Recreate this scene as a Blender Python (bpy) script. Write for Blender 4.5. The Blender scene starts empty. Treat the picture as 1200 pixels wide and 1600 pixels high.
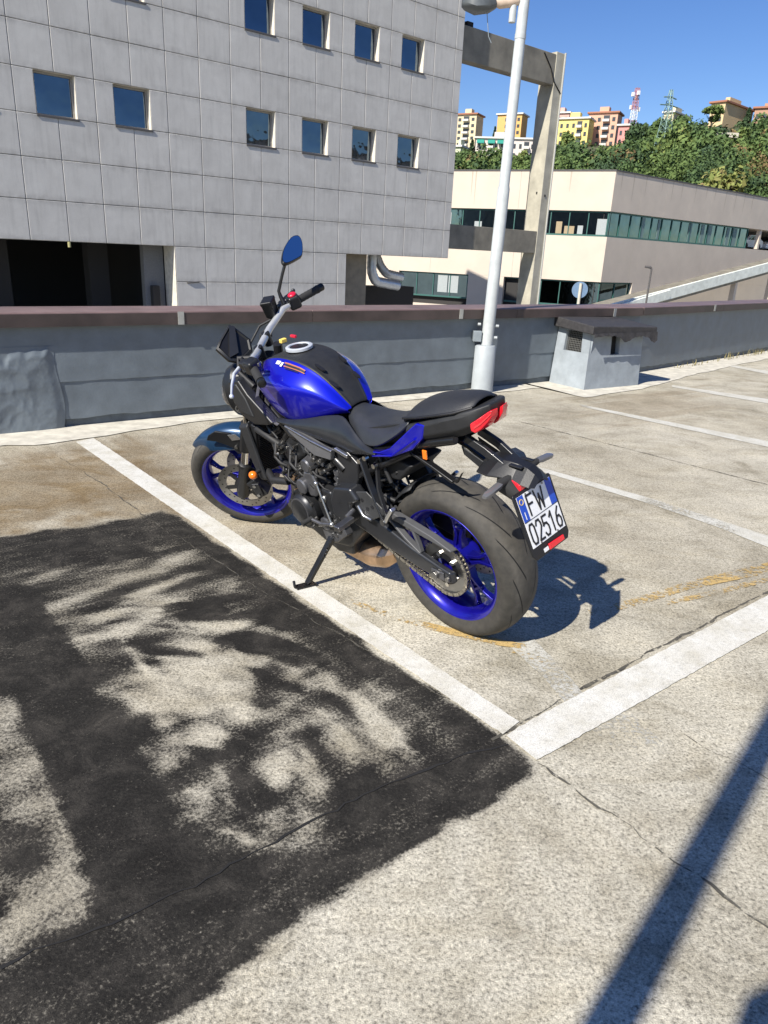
import bpy, bmesh, math, random
import numpy as np
from mathutils import Vector, Matrix

random.seed(7); rng = np.random.default_rng(7)
scene = bpy.context.scene
COL = scene.collection

# ------------------------------------------------------------------ camera, sky, sun, exposure
CAM_H, F_PX, PITCH, ROLL = 1.384, 1128.18, 0.346, 0.048      # eye height (m), focal length in photo pixels, tilt, roll
_f = np.array([0, math.cos(PITCH), -math.sin(PITCH)]); _r = np.array([1.0, 0, 0]); _u = np.cross(_r, _f)
R_ = math.cos(ROLL)*_r + math.sin(ROLL)*_u; U_ = -math.sin(ROLL)*_r + math.cos(ROLL)*_u; F_ = _f
EYE = np.array([0, 0, CAM_H])
cam_d = bpy.data.cameras.new('camera'); cam = bpy.data.objects.new('camera', cam_d); COL.objects.link(cam)
cam.matrix_world = Matrix(((R_[0], U_[0], -F_[0], 0), (R_[1], U_[1], -F_[1], 0), (R_[2], U_[2], -F_[2], CAM_H), (0, 0, 0, 1)))
cam_d.sensor_fit = 'VERTICAL'; cam_d.sensor_height = 36; cam_d.lens = 36*F_PX/1600
cam_d.clip_start = 0.05; cam_d.clip_end = 3000
scene.camera = cam

SUN_AZ, SUN_EL = math.radians(51.0), math.radians(40.0)       # direction the light travels over the ground, height of the sun
world = bpy.data.worlds.new('World'); scene.world = world; world.use_nodes = True
wn = world.node_tree; wn.nodes.clear()
sky = wn.nodes.new('ShaderNodeTexSky'); sky.sky_type = 'NISHITA'; sky.sun_disc = False
sky.sun_elevation = SUN_EL; sky.sun_rotation = math.pi/2 - (SUN_AZ + math.pi)
sky.altitude = 200; sky.air_density = 1.0; sky.dust_density = 0.15; sky.ozone_density = 3.5
bg = wn.nodes.new('ShaderNodeBackground'); bg.inputs['Strength'].default_value = 0.085
wo = wn.nodes.new('ShaderNodeOutputWorld')
hs = wn.nodes.new('ShaderNodeHueSaturation'); hs.inputs['Saturation'].default_value = 1.22; hs.inputs['Hue'].default_value = 0.514; wn.links.new(sky.outputs[0], hs.inputs['Color']); wn.links.new(hs.outputs[0], bg.inputs[0]); wn.links.new(bg.outputs[0], wo.inputs[0])
sun_d = bpy.data.lights.new('sun', 'SUN'); sun_d.energy = 5.0; sun_d.angle = math.radians(0.53); sun_d.color = (1, 0.945, 0.85)
sun = bpy.data.objects.new('sun', sun_d); COL.objects.link(sun)
L_DIR = Vector((math.cos(SUN_AZ)*math.cos(SUN_EL), math.sin(SUN_AZ)*math.cos(SUN_EL), -math.sin(SUN_EL)))
sun.rotation_euler = L_DIR.to_track_quat('-Z', 'Y').to_euler(); sun.location = (-20, -20, 30)
vs = scene.view_settings; vs.view_transform = 'Standard'; vs.look = 'None'; vs.exposure = 0.62; vs.gamma = 1.0; vs.use_curve_mapping = False

# ------------------------------------------------------------------ measuring helpers (photo pixel -> point on a known plane)
def ray(px):
    px = np.asarray(px, float).reshape(-1, 2)
    return F_ + ((px[:, :1]-600)/F_PX)*R_ - ((px[:, 1:]-800)/F_PX)*U_
def onplane(px, P, n):
    d = ray(px); t = ((np.asarray(P)-EYE) @ n)/(d @ n); return EYE + d*t[:, None]
def gnd(px, z=0.0): return onplane(px, [0, 0, z], np.array([0, 0, 1.0]))
def topx(W):
    d = np.asarray(W, float)-EYE; k = d @ F_
    return np.stack([600+F_PX*(d @ R_)/k, 800-F_PX*(d @ U_)/k], -1)
def at_dist(px, D):
    d = ray(px); return EYE + d/np.hypot(d[:, 0], d[:, 1])[:, None]*D

# ------------------------------------------------------------------ materials
def nt(name):
    m = bpy.data.materials.new(name); m.use_nodes = True; t = m.node_tree
    return m, t, t.nodes['Principled BSDF']
def N(t, typ, **kw):
    n = t.nodes.new(typ)
    for k, v in kw.items():
        if k in n.inputs.keys() and not hasattr(n, k): n.inputs[k].default_value = v
        elif hasattr(n, k): setattr(n, k, v)
        else: n.inputs[k].default_value = v
    return n
def math_(t, op, a, b=None, clamp=False):
    n = t.nodes.new('ShaderNodeMath'); n.operation = op; n.use_clamp = clamp
    for i, v in enumerate((a, b)):
        if v is None: continue
        if isinstance(v, (int, float)): n.inputs[i].default_value = v
        else: t.links.new(v, n.inputs[i])
    return n.outputs[0]
def ramp(t, fac, stops, interp='LINEAR'):
    n = t.nodes.new('ShaderNodeValToRGB'); cr = n.color_ramp; cr.interpolation = interp
    while len(cr.elements) < len(stops): cr.elements.new(0.5)
    for e, (p, c) in zip(cr.elements, stops):
        e.position = p; e.color = (*c, 1) if not isinstance(c, (int, float)) else (c, c, c, 1)
    t.links.new(fac, n.inputs[0]); return n.outputs[0]
def noise(t, scale, detail=4, rough=0.55, vec=None, dist=0.0):
    n = t.nodes.new('ShaderNodeTexNoise'); n.inputs['Scale'].default_value = scale; n.inputs['Detail'].default_value = detail
    n.inputs['Roughness'].default_value = rough; n.inputs['Distortion'].default_value = dist
    if vec is not None: t.links.new(vec, n.inputs['Vector'])
    return n.outputs[0]
def mix(t, fac, a, b, blend='MIX'):
    n = t.nodes.new('ShaderNodeMix'); n.data_type = 'RGBA'; n.blend_type = blend
    for s, v in ((0, fac), (6, a), (7, b)):
        if isinstance(v, (int, float)): n.inputs[s].default_value = v
        elif isinstance(v, tuple): n.inputs[s].default_value = (*v, 1)
        else: t.links.new(v, n.inputs[s])
    return n.outputs[2]
def coord(t, which='Object', scale=None):
    c = t.nodes.new('ShaderNodeTexCoord').outputs[which]
    if scale is not None:
        m = t.nodes.new('ShaderNodeMapping'); m.inputs['Scale'].default_value = scale; t.links.new(c, m.inputs[0]); return m.outputs[0]
    return c
def bump(t, bsdf, h, strength=0.3, dist=0.01):
    b = t.nodes.new('ShaderNodeBump'); b.inputs['Strength'].default_value = strength; b.inputs['Distance'].default_value = dist
    t.links.new(h, b.inputs['Height']); t.links.new(b.outputs[0], bsdf.inputs['Normal'])
def pbr(name, base, rough=0.5, metal=0.0, var=0.12, vscale=18, bstr=0.0, bscale=200, coat=0.0, spec=0.5, rvar=0.1):
    m, t, p = nt(name)
    v = coord(t); n = noise(t, vscale, 5, 0.6, v)
    lo = tuple(c*(1-var) for c in base); hi = tuple(min(1, c*(1+var)) for c in base)
    t.links.new(ramp(t, n, [(0.3, lo), (0.7, hi)]), p.inputs['Base Color'])
    r = ramp(t, n, [(0.3, max(0.02, rough-rvar*rough)), (0.7, min(1, rough+rvar*rough))]); t.links.new(r, p.inputs['Roughness'])
    p.inputs['Metallic'].default_value = metal; p.inputs['Coat Weight'].default_value = coat; p.inputs['Coat Roughness'].default_value = 0.04
    p.inputs['Specular IOR Level'].default_value = spec
    if bstr: bump(t, p, noise(t, bscale, 3, 0.5, v), bstr, 0.002)
    return m

# ------------------------------------------------------------------ mesh builder
class MB:
    def __init__(s): s.v, s.f, s.uv = [], [], {}
    def add(s, vs_, fs):
        o = len(s.v); s.v += [tuple(map(float, p)) for p in vs_]; s.f += [tuple(i+o for i in f) for f in fs]; return s
    def box(s, c, size, M=None):
        x, y, z = [q/2 for q in size]; c = np.asarray(c, float)
        P = np.array([(-x,-y,-z),(x,-y,-z),(x,y,-z),(-x,y,-z),(-x,-y,z),(x,-y,z),(x,y,z),(-x,y,z)])
        if M is not None: P = P @ np.asarray(M, float).T
        return s.add(P+c, [(0,3,2,1),(4,5,6,7),(0,1,5,4),(1,2,6,5),(2,3,7,6),(3,0,4,7)])
    def span(s, a, b):
        a, b = np.asarray(a, float), np.asarray(b, float); return s.box((a+b)/2, np.abs(b-a))
    def tube(s, pts, r, n=10, caps=True, sx=1.0, upv=None):
        pts = [np.asarray(p, float) for p in pts]; rs = r if isinstance(r, (list, tuple)) else [r]*len(pts)
        T = []
        for i in range(len(pts)):
            d = pts[min(i+1, len(pts)-1)]-pts[max(i-1, 0)]; T.append(d/(np.linalg.norm(d)+1e-12))
        a = np.array(upv if upv is not None else (0, 0, 1.0), float)
        if abs(a @ T[0]) > 0.95: a = np.array([1.0, 0, 0])
        rings = []
        for p, t, q in zip(pts, T, rs):
            u = a-(a @ t)*t; u /= np.linalg.norm(u); w = np.cross(t, u); a = u
            rings.append([p+q*(math.cos(2*math.pi*k/n)*u+sx*math.sin(2*math.pi*k/n)*w) for k in range(n)])
        return s.loft(rings, True, caps)
    def bar(s, pts, wd, th, upv=(0, 0, 1)):
        """square section bar, wd across upv-normal, th along upv; wd/th scalars or lists"""
        pts = [np.asarray(p, float) for p in pts]; n = len(pts)
        W_ = wd if isinstance(wd, (list, tuple)) else [wd]*n; H_ = th if isinstance(th, (list, tuple)) else [th]*n
        rings = []; up0 = np.asarray(upv, float)
        for i, p in enumerate(pts):
            t = pts[min(i+1, n-1)]-pts[max(i-1, 0)]; t /= np.linalg.norm(t)
            u = up0-(up0 @ t)*t; u /= np.linalg.norm(u); w = np.cross(t, u)
            rings.append([p+u*H_[i]/2*a+w*W_[i]/2*b for a, b in ((-1,-1),(-1,1),(1,1),(1,-1))])
        return s.loft(rings, True, True)
    def loft(s, rings, closed=True, caps=True):
        n = len(rings[0]); v = [p for r in rings for p in r]; f = []
        for i in range(len(rings)-1):
            for k in range(n if closed else n-1):
                a, b = i*n+k, i*n+(k+1) % n; f.append((a, b, b+n, a+n))
        if caps and closed:
            f.append(tuple(range(n-1, -1, -1))); f.append(tuple(range((len(rings)-1)*n, len(rings)*n)))
        return s.add(v, f)
    def lathe(s, prof, c, axis='y', n=48, closed=True):
        """prof: (radius, offset along axis)"""
        c = np.asarray(c, float); E = {'x': ((0,1,0),(0,0,1),(1,0,0)), 'y': ((1,0,0),(0,0,1),(0,1,0)), 'z': ((1,0,0),(0,1,0),(0,0,1))}
        if isinstance(axis, str): a, b, d = [np.array(q, float) for q in E[axis]]
        else:
            d = np.asarray(axis, float); d /= np.linalg.norm(d); a = np.cross(d, (0, 0, 1.0) if abs(d[2]) < .9 else (1.0, 0, 0)); a /= np.linalg.norm(a); b = np.cross(d, a)
        m = len(prof); v = []; f = []
        for i in range(n):
            t = 2*math.pi*i/n; e = math.cos(t)*a+math.sin(t)*b
            v += [c+e*r+d*h for r, h in prof]
        for i in range(n):
            for k in range(m if closed else m-1):
                p, q = i*m+k, i*m+(k+1) % m; P, Q = ((i+1) % n)*m+k, ((i+1) % n)*m+(k+1) % m
                f.append((p, q, Q, P))
        return s.add(v, f)
    def cyl(s, a, b, r, n=20, r2=None):
        return s.tube([a, b], [r, r if r2 is None else r2], n)
    def ball(s, c, rad, n=16, m=10, M=None):
        c = np.asarray(c, float); rad = np.asarray(rad if hasattr(rad, '__len__') else (rad,)*3, float); rings = []
        for i in range(m+1):
            ph = math.pi*(0.02+0.96*i/m)
            P = np.array([(math.sin(ph)*math.cos(2*math.pi*k/n), math.sin(ph)*math.sin(2*math.pi*k/n), math.cos(ph)) for k in range(n)])*rad
            if M is not None: P = P @ np.asarray(M, float).T
            rings.append(list(P+c))
        return s.loft(rings, True, True)
    def plate(s, poly, y0, y1, axis=1, taper=1.0):
        """polygon in the two other axes, extruded along axis from y0 to y1 (y1 side scaled about its centre)"""
        P = np.asarray(poly, float); c = P.mean(0); Q = c+(P-c)*taper; n = len(P)
        def lift(p, h): q = list(p); q.insert(axis, h); return q
        v = [lift(p, y0) for p in P]+[lift(p, y1) for p in Q]
        f = [tuple(range(n)), tuple(range(2*n-1, n-1, -1))]+[(i, n+i, n+(i+1) % n, (i+1) % n) for i in range(n)]
        return s.add(v, f)
    def grid(s, P):
        """P: rows x cols x 3"""
        P = np.asarray(P, float); r, c = P.shape[:2]
        return s.add(P.reshape(-1, 3), [(i*c+j, i*c+j+1, (i+1)*c+j+1, (i+1)*c+j) for i in range(r-1) for j in range(c-1)])
    def xf(s, fun):
        if s.v: s.v = [tuple(p) for p in fun(np.array(s.v, float))]
        return s
    def mesh(s, name, smooth=None):
        me = bpy.data.meshes.new(name); me.from_pydata(s.v, [], s.f); me.update()
        bm = bmesh.new(); bm.from_mesh(me); bmesh.ops.recalc_face_normals(bm, faces=bm.faces); bm.to_mesh(me); bm.free()
        if smooth is not None:
            me.shade_smooth()
            if smooth < 180: me.set_sharp_from_angle(angle=math.radians(smooth))
        return me
    def build(s, name, mat, parent=None, smooth=None, bevel=0, sub=0, solid=0, seg=2):
        me = s.mesh(name, smooth); me.materials.append(mat)
        o = bpy.data.objects.new(name, me); COL.objects.link(o)
        if parent is not None: o.parent = parent
        if solid:
            md = o.modifiers.new('solid', 'SOLIDIFY'); md.thickness = solid; md.offset = -1
        if bevel:
            md = o.modifiers.new('bevel', 'BEVEL'); md.width = bevel; md.segments = seg; md.limit_method = 'ANGLE'; md.angle_limit = math.radians(35)
            if smooth is None: me.shade_smooth(); me.set_sharp_from_angle(angle=math.radians(30)); 
            md.harden_normals = True
        if sub:
            md = o.modifiers.new('sub', 'SUBSURF'); md.levels = sub; md.render_levels = sub
        return o
def tag(o, label=None, cat=None, group=None, kind=None):
    for k, v in (('label', label), ('category', cat), ('group', group), ('kind', kind)):
        if v: o[k] = v
    return o
def empty(name, M=None):
    o = bpy.data.objects.new(name, None); COL.objects.link(o); o.empty_display_size = 0.2
    if M is not None: o.matrix_world = M
    return o
def frame(origin, yaw):
    return Matrix.Translation(Vector(origin)) @ Matrix.Rotation(yaw, 4, 'Z')
def smoothstep(a, b, x):
    t = np.clip((x-a)/(b-a), 0, 1); return t*t*(3-2*t)
def vnoise(P, s, seed=0):
    """cheap value noise on 2-D points"""
    r = np.random.default_rng(seed); T = r.random((64, 64)); q = np.asarray(P)/s; i = np.floor(q).astype(int); f = q-i; f = f*f*(3-2*f)
    g = lambda a, b: T[(i[:, 0]+a) % 64, (i[:, 1]+b) % 64]
    return (g(0,0)*(1-f[:,0])+g(1,0)*f[:,0])*(1-f[:,1])+(g(0,1)*(1-f[:,0])+g(1,1)*f[:,0])*f[:,1]
# ------------------------------------------------------------------ shared materials of the place
M = {}
def concrete_deck():
    m, t, p = nt('deck_concrete'); v = coord(t)
    big = noise(t, 0.55, 5, 0.62, v, 0.4); mid = noise(t, 3.2, 6, 0.68, v, 0.6); fine = noise(t, 120, 3, 0.6, v); grit = noise(t, 330, 2, 0.5, v)
    streak = noise(t, 2.0, 6, 0.65, coord(t, 'Object', (1.0, 1.7, 1.0)), 0.8)
    base = ramp(t, big, [(0.28, (0.375, 0.342, 0.27)), (0.5, (0.485, 0.452, 0.368)), (0.72, (0.57, 0.537, 0.45))])
    base = mix(t, 0.75, base, ramp(t, mid, [(0.25, (0.50, 0.48, 0.43)), (0.5, (0.98, 0.98, 0.97)), (0.75, (1.25, 1.24, 1.2))]), 'MULTIPLY')
    base = mix(t, 0.45, base, ramp(t, streak, [(0.36, (0.62, 0.58, 0.50)), (0.52, (1, 1, 1))]), 'MULTIPLY')
    blot = noise(t, 1.1, 8, 0.72, v, 0.2); base = mix(t, 0.6, base, ramp(t, blot, [(0.34, (0.70, 0.69, 0.665)), (0.5, (1, 1, 1)), (0.66, (1.12, 1.11, 1.08))]), 'MULTIPLY')
    br = N(t, 'ShaderNodeAttribute', attribute_name='brown').outputs['Fac']
    bro = math_(t, 'MULTIPLY', br, math_(t, 'ADD', math_(t, 'MULTIPLY', streak, 1.7), 0.0, True), True)
    base = mix(t, bro, base, mix(t, mid, (0.115, 0.082, 0.05), (0.30, 0.225, 0.125)))
    sp = ramp(t, fine, [(0.33, 0.38), (0.43, 0.80), (0.52, 1.0), (0.60, 1.10), (0.70, 1.4)]); base = mix(t, 0.9, base, sp, 'MULTIPLY')
    sp3 = ramp(t, noise(t, 48, 4, 0.7, v), [(0.34, 0.55), (0.48, 1.0), (0.64, 1.18)]); base = mix(t, 0.7, base, sp3, 'MULTIPLY')
    sp2 = ramp(t, grit, [(0.3, 0.62), (0.5, 1.0), (0.7, 1.25)]); base = mix(t, 0.7, base, sp2, 'MULTIPLY')
    # worn black coating in the next bay: cover comes from the mesh, grain from the stones that poke through it
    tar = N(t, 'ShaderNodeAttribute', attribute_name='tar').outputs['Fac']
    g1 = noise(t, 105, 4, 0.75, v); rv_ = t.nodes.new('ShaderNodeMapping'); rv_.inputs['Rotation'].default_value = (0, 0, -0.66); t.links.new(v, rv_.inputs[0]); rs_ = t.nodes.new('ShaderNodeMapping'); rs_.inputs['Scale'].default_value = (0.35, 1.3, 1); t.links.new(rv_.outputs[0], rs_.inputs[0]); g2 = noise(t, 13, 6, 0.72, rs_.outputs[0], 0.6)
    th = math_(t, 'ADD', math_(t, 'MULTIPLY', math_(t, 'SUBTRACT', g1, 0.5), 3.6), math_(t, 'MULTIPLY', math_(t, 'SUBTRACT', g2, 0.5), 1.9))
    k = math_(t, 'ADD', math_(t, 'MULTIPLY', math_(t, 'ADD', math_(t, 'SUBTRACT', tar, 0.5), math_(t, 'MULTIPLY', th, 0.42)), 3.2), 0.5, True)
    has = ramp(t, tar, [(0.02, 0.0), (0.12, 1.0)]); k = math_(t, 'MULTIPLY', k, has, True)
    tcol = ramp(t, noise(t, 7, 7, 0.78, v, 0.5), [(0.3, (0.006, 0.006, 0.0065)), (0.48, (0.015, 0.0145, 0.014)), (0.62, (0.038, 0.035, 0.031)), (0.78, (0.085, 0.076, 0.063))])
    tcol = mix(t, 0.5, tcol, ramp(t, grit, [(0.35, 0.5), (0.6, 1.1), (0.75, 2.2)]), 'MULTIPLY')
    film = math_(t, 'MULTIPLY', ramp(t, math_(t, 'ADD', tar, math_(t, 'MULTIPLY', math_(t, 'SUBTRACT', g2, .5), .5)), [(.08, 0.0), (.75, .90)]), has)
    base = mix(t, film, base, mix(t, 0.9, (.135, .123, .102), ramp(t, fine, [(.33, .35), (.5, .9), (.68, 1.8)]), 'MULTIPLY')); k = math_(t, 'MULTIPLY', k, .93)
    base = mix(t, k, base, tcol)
    t.links.new(base, p.inputs['Base Color']); p.inputs['Roughness'].default_value = 0.95; p.inputs['Specular IOR Level'].default_value = 0.08
    h = math_(t, 'ADD', math_(t, 'MULTIPLY', fine, 1.0), math_(t, 'MULTIPLY', grit, 0.6)); bump(t, p, h, 0.55, 0.004)
    return m
M['deck'] = concrete_deck()
def paint(name, col, wear, wscale=60):
    m, t, p = nt(name); v = coord(t)
    n = noise(t, wscale, 5, 0.7, v); n2 = noise(t, 3.0, 4, 0.6, v); f = noise(t, 260, 2, 0.5, v)
    c = mix(t, 0.8, tuple(col), ramp(t, noise(t, 7, 6, 0.7, v), [(0.3, (0.74, 0.71, 0.63)), (0.6, (1, 1, 1))]), 'MULTIPLY')
    c = mix(t, 0.7, c, ramp(t, f, [(0.35, 0.6), (0.55, 1.05)]), 'MULTIPLY'); c = mix(t, 0.55, c, ramp(t, n, [(0.3, 0.6), (0.5, 1.0)]), 'MULTIPLY')
    t.links.new(c, p.inputs['Base Color']); p.inputs['Roughness'].default_value = 0.85; p.inputs['Specular IOR Level'].default_value = 0.25
    w = math_(t, 'ADD', math_(t, 'MULTIPLY', n, 0.6), math_(t, 'MULTIPLY', n2, 0.5))
    keep = N(t, 'ShaderNodeAttribute', attribute_name='keep').outputs['Fac']
    a = math_(t, 'ADD', math_(t, 'MULTIPLY', math_(t, 'SUBTRACT', math_(t, 'ADD', keep, 0.0), math_(t, 'ADD', math_(t, 'MULTIPLY', w, wear), 0.0)), 9.0), 0.5, True)
    t.links.new(a, p.inputs['Alpha']); bump(t, p, f, 0.4, 0.002)
    return m
M['white_paint'] = paint('white_line_paint', (0.67, 0.655, 0.595), 0.74)
M['thin_paint'] = paint('thin_white_line_paint', (0.60, 0.585, 0.52), 0.98)
M['yellow_paint'] = paint('yellow_line_paint', (0.58, 0.41, 0.17), 1.45, 55)
M['joint'] = pbr('joint_filler', (0.085, 0.078, 0.062), 0.95, var=0.5, vscale=20)
_t = M['joint'].node_tree; _n = noise(_t, 26, 5, .7, coord(_t)); _t.links.new(ramp(_t, _n, [(.40, 0.0), (.50, 0.9)]), _t.nodes['Principled BSDF'].inputs['Alpha'])
M['strip'] = pbr('pale_screed', (0.55, 0.52, 0.44), 0.9, var=0.22, vscale=9, bstr=0.4, bscale=120)
M['wall'] = pbr('grey_wall_membrane', (0.140, 0.166, 0.188), 0.55, var=0.16, vscale=5, bstr=0.5, bscale=50)
M['wall_base'] = pbr('grey_wall_base', (0.10, 0.12, 0.14), 0.7, var=0.25, vscale=12, bstr=0.5, bscale=45)
M['coping'] = pbr('brown_metal_coping', (0.165, 0.112, 0.105), 0.5, var=0.3, vscale=3, bstr=0.1, bscale=30)
M['shaded_fascia'] = pbr('shaded_grimy_fascia', (0.062, 0.046, 0.042), 0.55, var=0.5, vscale=2.2, bstr=0.1, bscale=30)  # coping front: shade and grime both put into the darker brown
M['clip'] = pbr('grey_joint_cover', (0.36, 0.36, 0.33), 0.6)
M['bitumen'] = pbr('bitumen_sheet', (0.035, 0.033, 0.034), 0.75, var=0.4, vscale=25, bstr=0.6, bscale=90)
M['vent'] = pbr('pale_grey_render', (0.275, 0.308, 0.335), 0.7, var=0.15, vscale=7, bstr=0.7, bscale=24)
M['dark'] = pbr('dark_void', (0.012, 0.012, 0.013), 0.9)
M['grille'] = pbr('grey_grille_wire', (0.16, 0.16, 0.15), 0.6, 0.4)
M['galv'] = pbr('painted_grey_steel', (0.43, 0.455, 0.455), 0.5, 0.0, var=0.12, vscale=10, bstr=0.1, bscale=60)
M['sleeve'] = pbr('grey_base_sleeve', (0.34, 0.37, 0.385), 0.55, var=0.08, vscale=8, bstr=0.2, bscale=40)
M['box'] = pbr('grey_plastic_box', (0.20, 0.23, 0.25), 0.5)

# ------------------------------------------------------------------ parking deck
AL1, AL2 = math.radians(37.06), math.radians(45.8)
W0 = np.array([-2.848, 5.144, 0]); WC = np.array([3.133, 9.661, 0])
d1 = np.array([math.cos(AL1), math.sin(AL1), 0]); n1 = np.array([math.sin(AL1), -math.cos(AL1), 0])
d2 = np.array([math.cos(AL2), math.sin(AL2), 0]); n2 = np.array([math.sin(AL2), -math.cos(AL2), 0])

def soft_poly(P, poly, soft):
    """1 inside polygon, fading over soft pixels"""
    poly = np.asarray(poly, float); x, y = P[:, 0], P[:, 1]; inside = np.zeros(len(P), bool); dist = np.full(len(P), 1e9)
    for (x1, y1), (x2, y2) in zip(poly, np.roll(poly, -1, 0)):
        c = ((y1 > y) != (y2 > y)) & (x < (x2-x1)*(y-y1)/((y2-y1)+1e-9)+x1); inside ^= c
        dx, dy = x2-x1, y2-y1; t = np.clip(((x-x1)*dx+(y-y1)*dy)/(dx*dx+dy*dy+1e-9), 0, 1)
        dist = np.minimum(dist, np.hypot(x-x1-t*dx, y-y1-t*dy))
    return smoothstep(-soft, soft, np.where(inside, dist, -dist))

def spaced(a, b, c, d, fine, coarse):
    return np.unique(np.concatenate([np.arange(a, b, coarse), np.arange(b, c, fine), np.arange(c, d+coarse, coarse)]))
S_ = spaced(-16, -3.2, 3.4, 24, 0.024, 0.7)                     # along the wall
T_ = spaced(0, 0.9, 5.6, 18, 0.024, 0.45)                       # back from the wall
SS, TT = np.meshgrid(S_, T_, indexing='ij')
far = np.maximum(0, SS-np.dot(WC-W0, d1))*math.tan(AL2-AL1)     # the wall turns away to the right
DX = W0[None, None]+SS[..., None]*d1+(TT-far*np.clip(1-TT/18, 0, 1)-0.12)[..., None]*n1
DX[..., 2] = 0.0
deck_mb = MB().grid(DX); deck = deck_mb.build('parking_deck', M['deck']); tag(deck, kind='structure')
P3 = DX.reshape(-1, 3); vis = ((P3-EYE) @ F_) > 0.25
PX = np.full((len(P3), 2), -9e3); PX[vis] = topx(P3[vis])
jit = (vnoise(P3[:, :2], 0.11, 3)-.5)*26+(vnoise(P3[:, :2], 0.035, 4)-.5)*12
jit2 = (vnoise(P3[:, :2], 0.10, 5)-.5)*26+(vnoise(P3[:, :2], 0.03, 6)-.5)*12
Q = PX+np.stack([jit, jit2], 1)
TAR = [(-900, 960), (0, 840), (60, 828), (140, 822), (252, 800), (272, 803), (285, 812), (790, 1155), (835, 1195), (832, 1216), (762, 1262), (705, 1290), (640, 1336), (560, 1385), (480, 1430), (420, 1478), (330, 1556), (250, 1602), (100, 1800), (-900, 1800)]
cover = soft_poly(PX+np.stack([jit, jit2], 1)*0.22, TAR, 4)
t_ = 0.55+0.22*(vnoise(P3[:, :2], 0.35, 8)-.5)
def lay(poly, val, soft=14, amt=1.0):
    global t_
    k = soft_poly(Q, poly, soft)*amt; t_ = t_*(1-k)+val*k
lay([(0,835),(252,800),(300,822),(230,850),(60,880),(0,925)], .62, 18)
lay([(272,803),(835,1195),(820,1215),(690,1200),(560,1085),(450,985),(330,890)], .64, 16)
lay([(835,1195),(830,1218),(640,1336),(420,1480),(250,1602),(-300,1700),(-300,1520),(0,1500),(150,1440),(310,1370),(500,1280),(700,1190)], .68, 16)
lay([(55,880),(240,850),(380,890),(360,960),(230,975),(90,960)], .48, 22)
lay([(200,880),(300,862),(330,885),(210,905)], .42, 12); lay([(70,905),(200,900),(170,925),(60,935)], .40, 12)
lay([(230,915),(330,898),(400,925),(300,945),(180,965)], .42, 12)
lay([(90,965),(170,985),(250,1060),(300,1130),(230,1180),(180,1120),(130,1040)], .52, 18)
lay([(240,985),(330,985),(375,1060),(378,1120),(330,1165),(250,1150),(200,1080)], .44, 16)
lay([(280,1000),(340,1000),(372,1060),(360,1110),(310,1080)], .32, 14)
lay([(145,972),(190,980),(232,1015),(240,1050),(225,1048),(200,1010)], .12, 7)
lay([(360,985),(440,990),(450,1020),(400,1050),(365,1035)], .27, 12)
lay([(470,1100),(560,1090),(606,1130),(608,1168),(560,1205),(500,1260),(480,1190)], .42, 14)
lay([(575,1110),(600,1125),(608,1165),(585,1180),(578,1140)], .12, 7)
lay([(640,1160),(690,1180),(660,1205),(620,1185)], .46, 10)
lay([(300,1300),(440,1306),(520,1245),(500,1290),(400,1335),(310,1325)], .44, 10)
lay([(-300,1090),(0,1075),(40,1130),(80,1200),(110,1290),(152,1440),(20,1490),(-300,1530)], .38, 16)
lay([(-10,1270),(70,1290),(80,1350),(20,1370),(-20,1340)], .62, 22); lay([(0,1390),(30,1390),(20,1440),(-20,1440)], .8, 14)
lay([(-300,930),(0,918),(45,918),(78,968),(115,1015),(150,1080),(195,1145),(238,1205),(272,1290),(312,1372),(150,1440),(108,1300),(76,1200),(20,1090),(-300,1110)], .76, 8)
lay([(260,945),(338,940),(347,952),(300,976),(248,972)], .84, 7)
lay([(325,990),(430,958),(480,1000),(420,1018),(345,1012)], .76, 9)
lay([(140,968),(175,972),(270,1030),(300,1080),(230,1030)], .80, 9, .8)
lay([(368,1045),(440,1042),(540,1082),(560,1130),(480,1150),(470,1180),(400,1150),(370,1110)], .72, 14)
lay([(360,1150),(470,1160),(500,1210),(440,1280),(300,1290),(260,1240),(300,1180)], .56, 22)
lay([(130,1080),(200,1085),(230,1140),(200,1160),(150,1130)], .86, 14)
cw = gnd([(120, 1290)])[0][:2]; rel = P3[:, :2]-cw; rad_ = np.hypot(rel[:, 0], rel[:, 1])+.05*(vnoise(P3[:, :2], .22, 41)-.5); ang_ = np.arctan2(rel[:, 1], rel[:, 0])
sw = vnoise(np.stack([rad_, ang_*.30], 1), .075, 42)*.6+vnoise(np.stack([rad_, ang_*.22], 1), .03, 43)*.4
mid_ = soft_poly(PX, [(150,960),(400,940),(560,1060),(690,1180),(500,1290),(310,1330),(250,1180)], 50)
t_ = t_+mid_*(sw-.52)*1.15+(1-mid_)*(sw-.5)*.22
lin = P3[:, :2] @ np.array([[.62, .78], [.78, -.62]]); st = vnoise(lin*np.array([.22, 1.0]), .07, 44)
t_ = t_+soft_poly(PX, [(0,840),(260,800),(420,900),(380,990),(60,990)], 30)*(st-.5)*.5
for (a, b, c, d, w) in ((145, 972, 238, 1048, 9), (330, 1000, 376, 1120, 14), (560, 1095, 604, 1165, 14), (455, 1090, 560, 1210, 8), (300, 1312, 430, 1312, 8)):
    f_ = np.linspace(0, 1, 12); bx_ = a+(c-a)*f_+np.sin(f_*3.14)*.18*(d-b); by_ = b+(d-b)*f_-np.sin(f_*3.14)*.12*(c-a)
    dd = np.min(np.hypot(Q[:, :1]-bx_, Q[:, 1:]-by_)+14*np.abs(f_-.5), axis=1); t_ = t_-.55*np.exp(-(dd/w)**2)
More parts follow.
